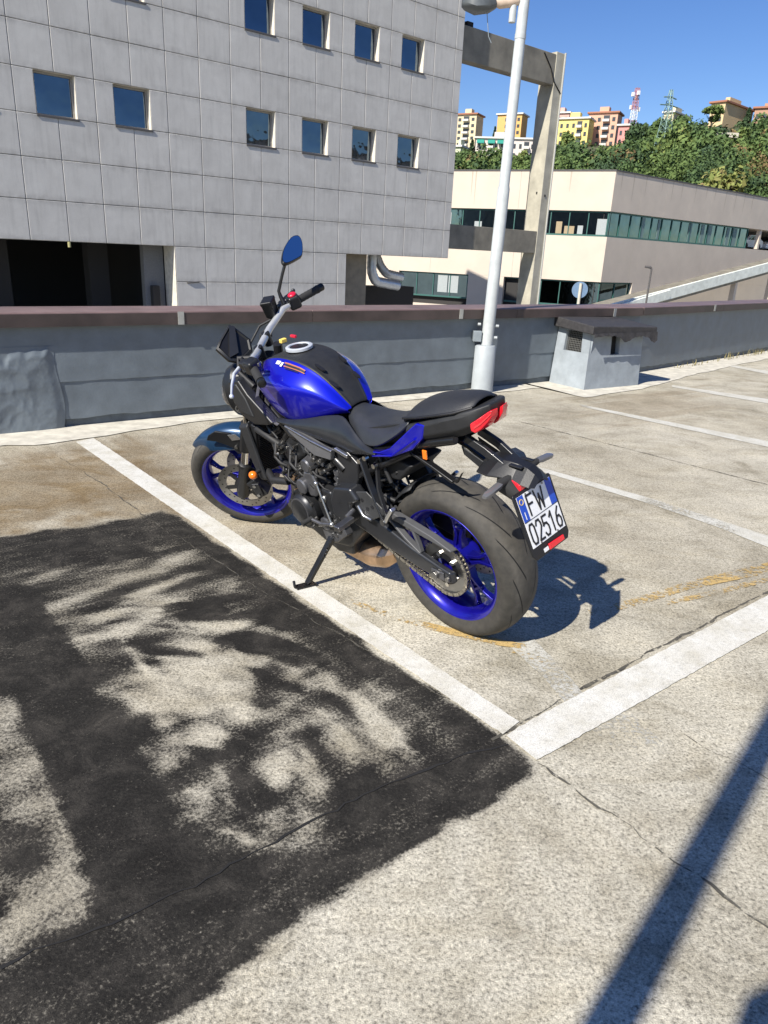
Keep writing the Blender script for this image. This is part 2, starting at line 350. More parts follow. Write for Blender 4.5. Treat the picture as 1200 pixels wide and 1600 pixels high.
core = soft_poly(PX+np.stack([jit, jit2], 1)*.5, [(-300,905),(60,890),(235,862),(300,850),(545,1040),(755,1168),(735,1188),(600,1275),(470,1330),(300,1415),(150,1480),(-300,1590)], 14)
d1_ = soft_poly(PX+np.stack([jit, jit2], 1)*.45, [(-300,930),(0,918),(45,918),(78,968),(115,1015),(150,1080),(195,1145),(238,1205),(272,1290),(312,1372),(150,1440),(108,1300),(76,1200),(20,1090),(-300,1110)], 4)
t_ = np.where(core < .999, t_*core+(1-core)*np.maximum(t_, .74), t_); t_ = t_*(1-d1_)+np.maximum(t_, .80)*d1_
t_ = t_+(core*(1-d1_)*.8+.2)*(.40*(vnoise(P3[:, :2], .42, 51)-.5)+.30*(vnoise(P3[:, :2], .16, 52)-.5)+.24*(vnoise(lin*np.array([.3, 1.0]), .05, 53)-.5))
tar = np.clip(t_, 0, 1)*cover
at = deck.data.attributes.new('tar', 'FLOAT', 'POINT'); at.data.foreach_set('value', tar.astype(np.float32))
Qb = PX+np.stack([jit, jit2], 1)*1.5
brown = 0.95*soft_poly(Qb, [(-200,770),(0,715),(200,690),(300,760),(330,850),(250,805),(-200,860)], 30)+0.35*soft_poly(Qb, [(150,690),(620,632),(640,740),(420,930),(300,760)], 40)*1.5
brown += 0.75*soft_poly(Qb, [(-20,758),(90,752),(140,770),(100,800),(-20,800)], 16)
brown += 0.45*soft_poly(Qb, [(880,622),(1080,600),(1120,640),(980,655),(900,640)], 14)+0.22*soft_poly(Qb, [(760,640),(1200,600),(1200,900),(900,900)], 80)*.8
at = deck.data.attributes.new('brown', 'FLOAT', 'POINT'); at.data.foreach_set('value', np.clip(brown, 0, 1).astype(np.float32))

def ribbon(name, edge_a, edge_b, mat, z=0.004, step=0.022, keep=1.0, wob=0.0013, seed=0, kind='structure'):
    """flat painted strip between two pixel polylines on the deck"""
    A, B = gnd(edge_a), gnd(edge_b)
    def resample(P, n):
        s = np.concatenate([[0], np.cumsum(np.linalg.norm(np.diff(P, axis=0), axis=1))]); q = np.linspace(0, s[-1], n)
        return np.stack([np.interp(q, s, P[:, i]) for i in range(3)], 1)
    n = max(2, int(np.linalg.norm(A[-1]-A[0])/step)); A, B = resample(A, n), resample(B, n)
    r = np.random.default_rng(seed); w = B-A; w /= np.linalg.norm(w, axis=1)[:, None]
    A = A+w*r.normal(0, wob, (n, 1)); B = B+w*r.normal(0, wob, (n, 1))
    k = 7; G = np.stack([A+(B-A)*j/(k-1) for j in range(k)], 1); G[..., 2] = z
    o = MB().grid(G).build(name, mat); tag(o, kind=kind)
    kv = np.full((n, k), 1.0)*np.asarray(keep(np.linspace(0, 1, n)) if callable(keep) else keep).reshape(-1, 1)
    a = o.data.attributes.new('keep', 'FLOAT', 'POINT'); a.data.foreach_set('value', kv.ravel().astype(np.float32))
    return o
ribbon('bay_line', [(118,691),(280,803),(785,1149)], [(146,685),(280,775),(811,1129)], M['white_paint'], keep=.92, seed=1)
ribbon('cross_line', [(791,1151),(838,1189)][:1]+[(826,1128),(1200,931),(1700,690)], [(838,1189),(860,1178),(1200,986),(1700,720)], M['white_paint'], keep=lambda s: .92-.40*np.exp(-((s-.095)/.028)**2)-.12*np.exp(-((s-.17)/.03)**2), seed=2, z=0.0043)
ribbon('bay_line', [(830,727),(1012,778),(1120,812),(1200,838),(1400,905)], [(830,733),(1012,787),(1120,824),(1200,856),(1400,930)], M['thin_paint'], keep=lambda s: np.interp(s, [0,.3,.36,.62,.7,1], [.95,.9,.62,.58,.72,.72]), seed=3, z=0.0036)
ribbon('bay_line', [(905,632),(1200,690),(1500,750)], [(905,635),(1200,699),(1500,768)], M['thin_paint'], keep=lambda s: np.interp(s, [0,.1,.6,1], [.5,.9,.85,.7]), seed=4, z=0.0037)
ribbon('bay_line', [(1050,602),(1200,624),(1450,662)], [(1050,605),(1200,631),(1450,675)], M['thin_paint'], keep=.85, seed=5, z=0.0038)
ribbon('bay_line', [(1130,568),(1200,580),(1450,620)], [(1130,571),(1200,585),(1450,630)], M['thin_paint'], keep=.8, seed=6, z=0.0039)
ribbon('yellow_mark', [(535,933),(620,962),(700,982),(790,1003),(850,1012)], [(533,938),(618,970),(698,992),(788,1012),(848,1019)], M['yellow_paint'], keep=lambda s: np.interp(s, [0,.15,.5,.85,1], [.62,.77,.84,.80,.45]), seed=7, z=0.0047)
ribbon('yellow_mark', [(880,965),(985,938),(1080,908),(1200,880),(1400,835)], [(884,972),(987,950),(1082,921),(1200,897),(1400,855)], M['yellow_paint'], keep=lambda s: np.interp(s, [0,.2,.45,1], [.58,.74,.80,.72]), seed=8, z=0.0049)
ribbon('yellow_mark', [(1040,940),(1130,920),(1200,902)], [(1042,947),(1132,928),(1200,910)], M['yellow_paint'], keep=.74, seed=9, z=0.0051)
ribbon('yellow_mark', [(800,1015),(850,1030),(880,1048)], [(798,1021),(846,1037),(876,1055)], M['yellow_paint'], keep=.66, seed=10, z=0.0053)
M['tar_seam'] = pbr('dark_coating_seam', (0.012, 0.0115, 0.011), 0.9, var=.4)
ribbon('erased_line', [(835,1000),(880,1048),(918,1092)], [(798,1012),(848,1060),(890,1108)], M['thin_paint'], keep=.53, seed=12, z=.0033)
ribbon('erased_line', [(975,1105),(1040,1165),(1100,1225)], [(905,1125),(985,1190),(1050,1260)], M['thin_paint'], keep=lambda s: np.interp(s, [0,1], [.52,.40]), seed=13, z=.0034)
def crack(name, pts, wd, seed, mt='joint'):
    P = gnd(pts); s = np.concatenate([[0], np.cumsum(np.linalg.norm(np.diff(P, axis=0), axis=1))]); n = int(s[-1]/0.03); q = np.linspace(0, s[-1], n)
    C = np.stack([np.interp(q, s, P[:, i]) for i in range(3)], 1); r = np.random.default_rng(seed)
    t = np.gradient(C, axis=0); t /= np.linalg.norm(t, axis=1)[:, None]; m_ = np.stack([-t[:, 1], t[:, 0], 0*t[:, 0]], 1)
    C = C+m_*(np.convolve(r.normal(0, .007, n), np.ones(3)/3, 'same'))[:, None]*(wd < .01)+m_*np.cumsum(r.normal(0, .0030, n))[:, None]; w = wd*(0.15+1.3*vnoise(np.stack([q, 0*q], 1), .07, seed)**1.5+r.random(n)*0.25)
    G = np.stack([C+m_*w[:, None]/2, C-m_*w[:, None]/2], 1); G[..., 2] = 0.0025
    return tag(MB().grid(G).build(name, M[mt]), kind='structure')
crack('expansion_joint', [(770,1158),(812,1130),(900,1083),(1200,925),(1500,770)], .012, 1)
crack('expansion_joint', [(800,656),(967,698),(1200,757),(1500,835)], .014, 2)
crack('deck_crack', [(838,1192),(900,1237),(970,1290),(1030,1330),(1090,1368),(1200,1455),(1260,1500)], .008, 3)
crack('coating_seam', [(0,1512),(150,1452),(310,1385),(480,1292),(620,1222),(720,1185),(790,1160)], .007, 4, 'tar_seam')
crack('deck_crack', [(95,715),(200,790),(285,850),(560,1025),(785,1155)], .007, 5)
crack('deck_crack', [(1070,1150),(1140,1190),(1260,1260)], .004, 6)
# pale screed strip at the foot of the wall
lo = [(-400,800),(0,697),(60,696),(108,691),(150,683),(250,668),(345,655),(420,648),(640,626),(735,618),(850,606),(912,622),(1002,608),(1060,592),(1130,575),(1200,561),(1400,525)]
A = gnd(lo); r0 = np.random.default_rng(5); rows = []
s0 = np.concatenate([[0], np.cumsum(np.linalg.norm(np.diff(A, axis=0), axis=1))]); q = np.linspace(0, s0[-1], 260)
C = np.stack([np.interp(q, s0, A[:, i]) for i in range(3)], 1)
C = C+n1*((vnoise(np.stack([q, 0*q], 1), .25, 9)-.5)*.05)[:, None]
for c in C:
    k = (c-W0) @ d1; b = W0+d1*k-n1*.05
    k2 = (c-WC) @ d2
    if k2 > 0: b = WC+d2*k2-n2*.05
    rows.append([c, (c+b)/2, b])
G = np.array(rows); G[..., 2] = 0.006
tag(MB().grid(G).build('screed_strip', M['strip']), kind='structure')

# ------------------------------------------------------------------ parapet wall (two straight runs, one thing)
wall = empty('parapet_wall', frame(W0, AL1))
tag(wall, 'low grey parapet wall with brown metal coping along the edge of the parking deck', 'wall')
LC = float(np.dot(WC-W0, d1))
def run(org_s, length, yaw_local, off=(0, 0)):
    """returns a function mapping run coordinates (s, t toward camera, z) into the wall's frame"""
    c, s = math.cos(yaw_local), math.sin(yaw_local)
    def g(P):
        P = np.asarray(P, float); a, t = P[..., 0], P[..., 1]
        return np.stack([org_s+a*c+t*s, a*s-t*c, P[..., 2]], -1)
    return g
runs = [(run(0, 0, 0), -14.0, LC), (run(LC, 0, AL2-AL1), 0.0, 22.0)]
for i, (g, a, b) in enumerate(runs):
    ss = np.arange(a, b+.04, .04); n = len(ss)
    r = np.random.default_rng(20+i)
    MB().span((a, -.30, -7.0), (b, -.002, .76)).xf(g).build('wall_core', M['wall_base'], wall)
    def sheet(z0, z1, t, jag, sd, rel):
        q = np.random.default_rng(sd); zb = z0+jag*(vnoise(np.stack([ss, 0*ss], 1), .10, sd)-.5)+jag*.6*(vnoise(np.stack([ss, 0*ss], 1), .5, sd+1)-.5)
        rows = []
        for k in range(9):
            f = k/8; z = zb*(1-f)+z1*f
            rows.append(np.stack([ss, t+rel*(vnoise(np.stack([ss, z*1.4], 1), .17, sd+2)-.5)+rel*.5*(vnoise(np.stack([ss, z], 1), .06, sd+3)-.5), z], 1))
        back = np.stack([ss, 0*ss-.001, zb], 1)
        return MB().grid(np.array([back]+rows)).xf(g)
    sheet(.072, .37, .024, .014, 31+i*10, .004).build('membrane', M['wall'], wall, smooth=50)
    sheet(.352, .775, .031, .006, 36+i*10, .004).build('membrane', M['wall'], wall, smooth=50)
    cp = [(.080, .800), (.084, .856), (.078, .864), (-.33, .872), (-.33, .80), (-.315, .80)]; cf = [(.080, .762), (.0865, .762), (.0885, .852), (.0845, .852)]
    e = 2.6; k = a
    while k < b-.01:
        k2 = min(b, (math.floor(k/e+1e-6)+1)*e)
        MB().plate(cp, k+.002, k2-.002, axis=0).xf(g).build('coping', M['coping'], wall, bevel=.004); MB().plate(cf, k+.002, k2-.002, axis=0).xf(g).build('coping_fascia', M['shaded_fascia'], wall)
        k = k2
MB().span((1.36, .089, .762), (1.41, .093, .862)).xf(runs[0][0]).build('joint_cover', M['clip'], wall)
for px in ((721, 488),):
    w = onplane([px], W0+n1*.088, n1)[0]; k = (w-W0) @ d1
    MB().span((k-.025, .089, .765), (k+.025, .092, .862)).xf(runs[0][0]).build('joint_cover', M['clip'], wall)
for px in ((962, 481), (1118, 477)):
    w = onplane([px], WC+n2*.088, n2)[0]; k = (w-WC) @ d2
    MB().span((k-.03, .089, .77), (k+.03, .092, .864)).xf(runs[1][0]).build('joint_cover', M['clip'], wall)
# bulging sheet wrapped over a buttress at the left
us = np.linspace(-.10, .44, 72); zs = np.linspace(0, .62, 76); P = np.zeros((76, 72, 3))
for i_, z in enumerate(zs):
    for j_, u in enumerate(us):
        edge = smoothstep(-.10, -.03, u)*(1-smoothstep(.37, .44, u))*(1-smoothstep(.55, .62, z+.03*math.sin(u*14)+.05*vnoise(np.array([[u, 0.]]), .05, 75)[0]))
        P[i_, j_] = (u+.02*math.sin(z*9), .033+edge*(.004+.009*(1-abs(2*vnoise(np.array([[u+.3*z, z]]), .13, 71)[0]-1))+.004*(1-abs(2*vnoise(np.array([[u-.2*z, z*.7]]), .07, 72)[0]-1))+.0015*vnoise(np.array([[u, z]]), .02, 73)[0])+.02*max(0, .15-z)*edge, z)
MB().grid(P).xf(runs[0][0]).build('buttress_sheet', M['wall'], wall, smooth=60)

# ------------------------------------------------------------------ ventilation box against the wall
va = math.radians(34.5); vent = empty('ventilation_box', frame((2.204, 8.237, 0), va))
tag(vent, 'squat pale grey ventilation box with black bitumen roof against the parapet wall', 'vent')
def vbox(x, y, z):                                              # battered sides: wider at the foot
    k = 1-.07*z; return (x if x < .3 else x-(.06*z), y, z)
bx, by, bh = .955, .54, .66
def face_with_hole(o, ex, ez, w, h, hx0, hx1, hz0, hz1, nrm, bat, depth=.06):
    m = MB(); o, ex, ez, nrm, bat = [np.asarray(q, float) for q in (o, ex, ez, nrm, bat)]
    f = lambda a, b, dd=0: o+ex*a+ez*b+bat*b+nrm*dd
    xs, zs = [0, hx0, hx1, w], [0, hz0, hz1, h]
    for i in range(3):
        for j in range(3):
            if i == 1 and j == 1: continue
            m.add([f(xs[i], zs[j]), f(xs[i+1], zs[j]), f(xs[i+1], zs[j+1]), f(xs[i], zs[j+1])], [(0, 1, 2, 3)])
    c = [(hx0, hz0), (hx1, hz0), (hx1, hz1), (hx0, hz1)]
    for k in range(4):
        a, b = c[k], c[(k+1) % 4]; m.add([f(*a), f(*b), f(*b, -depth), f(*a, -depth)], [(0, 1, 2, 3)])
    return m, [f(*q, -depth) for q in c]
m1, h1 = face_with_hole((0, by, 0), (0, -1, 0), (0, 0, 1), by, bh, .13, .37, .40, .63, (-1, 0, 0), (.08, .0, 0))
m2, h2 = face_with_hole((0, 0, 0), (1, 0, 0), (0, 0, 1), bx, bh, .40, .55, .38, .62, (0, -1, 0), (0, .07, 0))
for q in m2.v: pass
m1.v = [(x, y, z) for x, y, z in m1.v]
body = MB(); body.v = list(m1.v); body.f = list(m1.f); body.add(m2.v, m2.f)
body.v = [(x+.08*z*(y < .3 and x < .05), y+(.07*z if x < .05 and y < .02 else 0), z) for x, y, z in body.v]
body.add([(bx, 0, 0), (bx, by+.3, 0), (bx-.05, by+.3, bh), (bx, .07*bh, bh)], [(0, 1, 2, 3)])
body.build('body', M['vent'], vent)
for hh, nm in ((h1, 'grille'), (h2, 'opening')):
    MB().add(hh, [(0, 1, 2, 3)]).build(nm+'_back', M['dark'], vent)
g = MB(); a, b, c_, d_ = [np.array(q) for q in h1]; off = np.array((-.02, 0, 0))
for k in range(11): g.tube([a+(b-a)*k/10+off, d_+(c_-d_)*k/10+off], .003, 5); g.tube([a+(d_-a)*k/10+off, b+(c_-b)*k/10+off], .003, 5)
g.build('grille', M['grille'], vent)
rz = bh; rf = MB()
top = [(-.05, -.06, rz+.055), (bx+.10, -.07, rz+.035), (bx+.05, by+.28, rz+.12), (-.03, by+.16, rz+.13)]
bot = [(-.05, -.06, rz-.035), (bx+.10, -.07, rz-.045), (bx+.05, by+.28, rz+.0), (-.03, by+.16, rz+.01)]
rf.loft([bot, top], True, True); rf.build('roof_slab', M['bitumen'], vent, bevel=.012)
fl = MB(); r1 = random.Random(4)
xs_ = np.linspace(-.04, 1.06, 60); lo_ = .025+.075*np.clip(vnoise(np.stack([xs_, 0*xs_], 1), .17, 61)-.35, 0, 1)**1.2*2+.02*vnoise(np.stack([xs_, 0*xs_], 1), .03, 62)
fl.grid([[(x, -.075-.01*k+.004*math.sin(x*40)*k, rz-.02-l*k) for x, l in zip(xs_, lo_)] for k in (0, .5, 1)])
fl.build('torn_flashing', M['bitumen'], vent, solid=.004)

# ------------------------------------------------------------------ lamp post by the wall
pb_ = np.array([.997, 7.85, 0]); post = empty('lamp_post', frame(pb_, 0))
tag(post, 'tall pale grey lamp post with thick sleeve standing at the parapet wall', 'lamp post')
lean = lambda z: (.018*z, 0, z)
MB().lathe([(.118, 0), (.112, .48), (.100, .495), (.072, .50), (.072, .10)], (0, 0, 0), 'z', 28, False).build('base_sleeve', M['sleeve'], post, smooth=40)
MB().tube([lean(.3), lean(2.02), lean(2.05), lean(6.2)], [.063, .060, .052, .044], 24).build('pole', M['galv'], post, smooth=40)
m = MB()
for z in (1.93, 3.30): m.tube([lean(z), lean(z+.04)], [.066-.004*z]*2, 24)
m.build('collar', M['galv'], post, smooth=40)
MB().span((-.145, -.05, .53), (-.055, .04, .64)).build('junction_box', M['box'], post, bevel=.008)
m = MB()
for x, z in ((-.075, .71), (.085, .70), (.078, .58)): m.cyl((x, -.02, z), (x+(.03 if x > 0 else -.03), -.02, z), .014, 10)
m.build('bolt', M['galv'], post)
z = 3.56; x = lean(z)[0]
M['lamp_dark'] = pbr('weathered_lamp_shell', (0.085, 0.095, 0.10), 0.45)
M['arm'] = pbr('lamp_arm_paint', (0.55, 0.43, 0.33), 0.5)
MB().tube([(x-.095, 0, z-.13), (x-.095, 0, z+.06)], .032, 18).build('arm_stub', M['galv'], post, smooth=40)
MB().tube([(x-.05, 0, z+.05), (x-.10, 0, z+.035), (x-.22, 0, z+.02), (x-.27, 0, z+.03)], [.04, .045, .048, .04], 16).build('arm', M['arm'], post, smooth=50)
MB().loft([[(x-.25-.32*f, w*yy*.11, z+.035+hh*.055-.05*(f*(1-f))*4*(hh < 0)) for yy, hh in ((-1,-.5),(-.7,-1),(.7,-1),(1,-.5),(.7,1),(-.7,1))] for f, w in ((0, .35), (.2, .8), (.6, 1), (.9, .8), (1, .4))]).build('lamp_head', M['lamp_dark'], post, smooth=50)
MB().tube([(x-.34, 0, z-.02), (x-.30, 0, z-.25), (x-.27, .0, z-.30)], .004, 5).build('dangling_wire', M['box'], post)

# ------------------------------------------------------------------ dry weeds along the foot of the wall, far right
M['weed'] = pbr('dry_weed', (0.20, 0.17, 0.07), 0.8, var=0.4)
m = MB(); r1 = random.Random(11)
for k in range(170):
    px = (r1.uniform(1085, 1230), 0); s = r1.uniform(1.2, 7.0)
    if r1.random() < .45: s = r1.choice((1.9, 3.3, 4.4, 5.0, 5.6))+r1.gauss(0, .12)
    b = WC+d2*s+n2*r1.uniform(.06, .16); h = r1.uniform(.02, .08)*(1+.7*(s > 3)); a = r1.uniform(0, 6.28); w = .004
    tip = b+np.array([math.cos(a)*h*.6, math.sin(a)*h*.6, h]); mid = (b+tip)/2+np.array([0, 0, h*.18])
    sx = np.array([math.sin(a), -math.cos(a), 0])*w
    m.add([b-sx, b+sx, mid+sx, mid-sx, tip], [(0, 1, 2, 3), (3, 2, 4)])
tag(m.build('dry_weeds', M['weed']), 'dry straw coloured weeds at the foot of the wall', 'weeds', kind='stuff')

# ------------------------------------------------------------------ second lamp post and an added board behind the camera (their shadows lie on the deck)
bp = np.array([.483, .985, 0])-2.75*np.array([math.cos(SUN_AZ), math.sin(SUN_AZ), 0])
post2 = empty('lamp_post', frame(bp, 0)); tag(post2, 'plain grey lamp post out of view whose shadow crosses the near deck', 'lamp post')
MB().tube([(0, 0, 0), (0, 0, 6.2)], [.047, .044], 20).build('pole', M['galv'], post2, smooth=40)
MB().lathe([(.075, 0), (.07, .35), (.05, .36)], (0, 0, 0), 'z', 20, False).build('base_sleeve', M['sleeve'], post2, smooth=40)
g2 = gnd([(1168, 1557), (1200, 1541)]); e_ = (g2[1]-g2[0])/np.linalg.norm(g2[1]-g2[0]); k_ = 2.1/math.tan(SUN_EL)
sc_ = g2[0]-k_*np.array([math.cos(SUN_AZ), math.sin(SUN_AZ), 0])
shadow_board = empty('board_on_post', frame((sc_[0]+e_[0]*.3, sc_[1]+e_[1]*.3, 0), math.atan2(e_[1], e_[0])))  # added unseen board: its shadow stands in for that of the camera operator
tag(shadow_board, 'added rectangular board on a thin post, unseen, casting a shadow corner on the deck', 'sign')
MB().span((-.3, -.006, 1.6), (.3, .006, 2.1)).build('board', M['box'], shadow_board, bevel=.004)
MB().tube([(0, .03, 0), (0, .03, 2.05)], .025, 12).build('post', M['galv'], shadow_board, smooth=40)

# ------------------------------------------------------------------ lower ground beyond the parapet
M['street'] = pbr('street_asphalt', (0.33, 0.32, 0.29), 0.9, var=0.3, vscale=0.4)
tag(MB().add([(-1500, -400, -7), (1500, -400, -7), (1500, 2200, -7), (-1500, 2200, -7)], [(0, 1, 2, 3)]).build('street_ground', M['street']), kind='structure')

# ------------------------------------------------------------------ grey panelled building
PS = 1.2; PK = 1.2*1.008; FY = 0.704
F0 = np.array([-9.683*PS, 20.241*PS, CAM_H+4.9*PS]); fd = np.array([math.cos(FY), math.sin(FY), 0]); fn = np.array([math.sin(FY), -math.cos(FY), 0])
bld = empty('office_building', frame((F0[0], F0[1], -7), FY))
tag(bld, 'grey panelled office building with small square windows beyond the parapet', 'building')
ZB = F0[2]+7                                                     # local z of panel row 0
def uz(u, row, y=0.0): return (u*PS, y, ZB-row*PK)               # local y points away from the camera
def panel_mat():
    m, t, p = nt('grey_facade_panel'); v = coord(t, 'Object'); oi = t.nodes.new('ShaderNodeObjectInfo')
    geo = t.nodes.new('ShaderNodeNewGeometry').outputs['Position']
    n1_ = noise(t, 1.3, 6, 0.65, geo, 0.4); n2_ = noise(t, 60, 3, 0.6, v)
    mp = t.nodes.new('ShaderNodeMapping'); mp.inputs['Scale'].default_value = (3, 3, .35); t.links.new(geo, mp.inputs[0]); n3_ = noise(t, 2.2, 5, 0.6, mp.outputs[0])
    c = ramp(t, n1_, [(0.3, (0.505, 0.485, 0.448)), (0.7, (0.595, 0.575, 0.532))])
    c = mix(t, 0.45, c, ramp(t, n3_, [(0.3, 0.78), (0.5, 1.0), (0.8, 1.05)]), 'MULTIPLY')
    c = mix(t, 0.35, c, ramp(t, n2_, [(0.3, 0.75), (0.6, 1.1)]), 'MULTIPLY')
    c = mix(t, 0.12, c, ramp(t, oi.outputs['Random'], [(0, 0.75), (1, 1.2)]), 'MULTIPLY')
    sx_ = t.nodes.new('ShaderNodeSeparateXYZ'); t.links.new(v, sx_.inputs[0]); az_ = math_(t, 'ABSOLUTE', sx_.outputs[2])
    ed = math_(t, 'MULTIPLY', ramp(t, az_, [(.40, 0.0), (.60, 1.0)]), ramp(t, noise(t, 2.6, 5, .7, geo, .3), [(.38, 0.0), (.62, 1.0)])); c = mix(t, math_(t, 'MULTIPLY', ed, .42), c, (.19, .18, .165))
    t.links.new(c, p.inputs['Base Color']); p.inputs['Roughness'].default_value = 0.85; p.inputs['Specular IOR Level'].default_value = 0.3
    bump(t, p, math_(t, 'ADD', n2_, math_(t, 'MULTIPLY', n1_, .4)), 0.25, 0.003)
    return m
M['panel'] = panel_mat()
M['joint_dark'] = pbr('facade_joint', (0.24, 0.235, 0.23), 0.9)
M['reveal'] = pbr('pale_reveal', (0.60, 0.56, 0.48), 0.8, var=0.2, vscale=5)
M['sill'] = pbr('dark_stone_sill', (0.085, 0.08, 0.078), 0.7)
M['frame_grey'] = pbr('window_frame_grey', (0.30, 0.28, 0.25), 0.5)
def glass_mat(name, tint, rough=0.03, wav=0.4):
    m, t, p = nt(name); n = noise(t, wav, 2, 0.5, coord(t)); 
    t.links.new(ramp(t, n, [(0.3, tuple(c*.8 for c in tint)), (0.7, tint)]), p.inputs['Base Color'])
    p.inputs['Metallic'].default_value = 1.0; p.inputs['Roughness'].default_value = rough; bump(t, p, noise(t, 1.6, 2, 0.5, coord(t)), 0.12, 0.05)
    return m
M['solar_glass'] = glass_mat('solar_control_glass', (0.15, 0.19, 0.235), .03, .9)
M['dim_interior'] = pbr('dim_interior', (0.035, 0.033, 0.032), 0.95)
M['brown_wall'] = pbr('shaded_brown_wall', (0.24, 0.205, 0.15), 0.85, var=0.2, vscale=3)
WIN = []                                                         # (u0, row)
for row in (-5, -2, 1):
    for u in (-3.5, -1.5, .5, 2.5, 6.5, 8.5, 10.5, 12.5): WIN.append((u, row))
WROW = {-5, -2, 1}
def solid_span(row):
    """stretches of facade in a row as (u0, u1) lists"""
    if row < 5: base = [(-5, 15.36)]
    elif row < 9: base = [(4.02, 10.38)]
    else: base = [(4.02, 10.38)]
    if row in WROW:
        out = []; u = base[0][0]
        for w, r_ in sorted(WIN):
            if r_ == row: out.append((u, w)); u = w+1
        out.append((u, base[0][1])); return out
    return base
pcache = {}; GAP = .0075
def panel(u0, u1, row):
    w = round((u1-u0)*PS-2*GAP, 4); key = w
    if key not in pcache:
        mb = MB(); h = PK-2*GAP; b = .013
        A = [(-w/2, .0, -h/2), (w/2, .0, -h/2), (w/2, .0, h/2), (-w/2, .0, h/2)]
        Bq = [(-w/2, -.032+b, -h/2), (w/2, -.032+b, -h/2), (w/2, -.032+b, h/2), (-w/2, -.032+b, h/2)]
        Cq = [(-w/2+b, -.032, -h/2+b), (w/2-b, -.032, -h/2+b), (w/2-b, -.032, h/2-b), (-w/2+b, -.032, h/2-b)]
        mb.loft([A, Bq, Cq], True, True); me = mb.mesh('panel'); me.materials.append(M['panel']); pcache[key] = me
    o = bpy.data.objects.new('panel', pcache[key]); COL.objects.link(o); o.parent = bld
    c = uz((u0+u1)/2, row+.5, random.uniform(-.002, .002)); o.location = c
    o.rotation_euler = (random.gauss(0, .0007), 0, random.gauss(0, .0008))
for row in range(-5, 9):
    for a, b in solid_span(row):
        cuts = [a]+[k for k in range(-6, 17) if a+.02 < k < b-.02]+[b]
        for c0, c1 in zip(cuts, cuts[1:]):
            if row < -1 and c1 < 1.5: continue                    # far above the frame
            if row < -3 and c1 < 8: continue
            panel(c0, c1, row)
def wallbox(name, u0, u1, r0, r1, y0, y1, mat, bev=0):
    return MB().span(uz(u0, r0, y0), uz(u1, r1, y1)).build(name, mat, bld, bevel=bev)
# backing wall behind the panels, with real openings for windows
def backing():
    mb = MB(); us = sorted({-5, 15.36}|{w for w, _ in WIN}|{w+1 for w, _ in WIN}); 
    for row in range(-6, 5):
        for a, b in zip(us, us[1:]):
            if (a, row) in WIN: continue
            mb.span(uz(a, row, .001), uz(b, row+1, .35))
    mb.span(uz(4.02, 5, .001), uz(10.38, 12.3, .35))
    return mb
backing().build('backing_wall', M['joint_dark'], bld)
for w, row in WIN:
    if row < -3 and w < 8: continue
    f = empty('window'); f.parent = bld; f.location = uz(w+.5, row+.5)
    hw, hh = PS/2, PK/2; d = .24
    rv = MB()
    rv.add([(-hw, -.03, -hh), (-hw, d, -hh), (-hw, d, hh), (-hw, -.03, hh)], [(0, 1, 2, 3)])
    rv.add([(hw, -.03, -hh), (hw, d, -hh), (hw, d, hh), (hw, -.03, hh)], [(0, 1, 2, 3)])
    rv.add([(-hw, -.03, hh), (hw, -.03, hh), (hw, d, hh), (-hw, d, hh)], [(0, 1, 2, 3)])
    rv.add([(-hw, -.03, -hh), (hw, -.03, -hh), (hw, d, -hh), (-hw, d, -hh)], [(0, 1, 2, 3)])
    rv.xf(lambda P: P*np.array([.999, 1, .999])).build('reveal', M['reveal'], f)
    fr = MB(); t_k = .065
    for a, b in (((-hw+.004, d-.06, -hh+.004), (-hw+t_k, d, hh-.004)), ((hw-t_k, d-.06, -hh+.004), (hw-.004, d, hh-.004)), ((-hw+t_k+.001, d-.058, hh-t_k), (hw-t_k-.001, d, hh-.004)), ((-hw+t_k+.001, d-.058, -hh+.004), (hw-t_k-.001, d, -hh+t_k))): fr.span(a, b)
    fr.build('frame', M['frame_grey'], f)
    o = MB().add([(-hw+t_k, d-.012, -hh+t_k), (hw-t_k, d-.012, -hh+t_k), (hw-t_k, d-.012, hh-t_k), (-hw+t_k, d-.012, hh-t_k)], [(0, 1, 2, 3)]).build('pane', M['solar_glass'], f)
    o.rotation_euler = (random.gauss(0, .012), 0, random.gauss(0, .012))
    MB().span((-hw-.02, -.062, -hh-.055), (hw+.05, .05, -hh+.008)).build('sill', M['sill'], f, bevel=.008)
# garage opening on the left, notch on the right, soffit, back of house
zt = 5.0
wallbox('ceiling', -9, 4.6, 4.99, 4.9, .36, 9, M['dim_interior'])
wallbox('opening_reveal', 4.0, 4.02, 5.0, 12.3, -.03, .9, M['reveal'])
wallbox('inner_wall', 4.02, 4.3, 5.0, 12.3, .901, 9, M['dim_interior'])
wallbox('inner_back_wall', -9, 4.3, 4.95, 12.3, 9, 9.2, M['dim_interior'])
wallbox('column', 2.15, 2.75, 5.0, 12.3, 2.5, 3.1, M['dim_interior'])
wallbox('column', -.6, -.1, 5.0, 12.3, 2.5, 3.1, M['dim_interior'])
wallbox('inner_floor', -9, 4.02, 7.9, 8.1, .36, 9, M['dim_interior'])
M['grey_reveal'] = pbr('grey_side_wall', (0.20, 0.20, 0.20), 0.85)
wallbox('side_pier', 3.36, 3.98, 5.0, 12.3, .95, 1.25, M['grey_reveal'])
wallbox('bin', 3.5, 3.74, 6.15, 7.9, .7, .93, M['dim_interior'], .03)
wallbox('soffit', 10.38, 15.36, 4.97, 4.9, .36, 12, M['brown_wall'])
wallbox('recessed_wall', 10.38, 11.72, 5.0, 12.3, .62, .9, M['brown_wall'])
wallbox('upper_volume', -5, 15.355, -8, 4.85, .36, 14, M['joint_dark'])
wallbox('side_wall', 10.2, 10.38, 5, 12.3, .351, .6, M['joint_dark'])
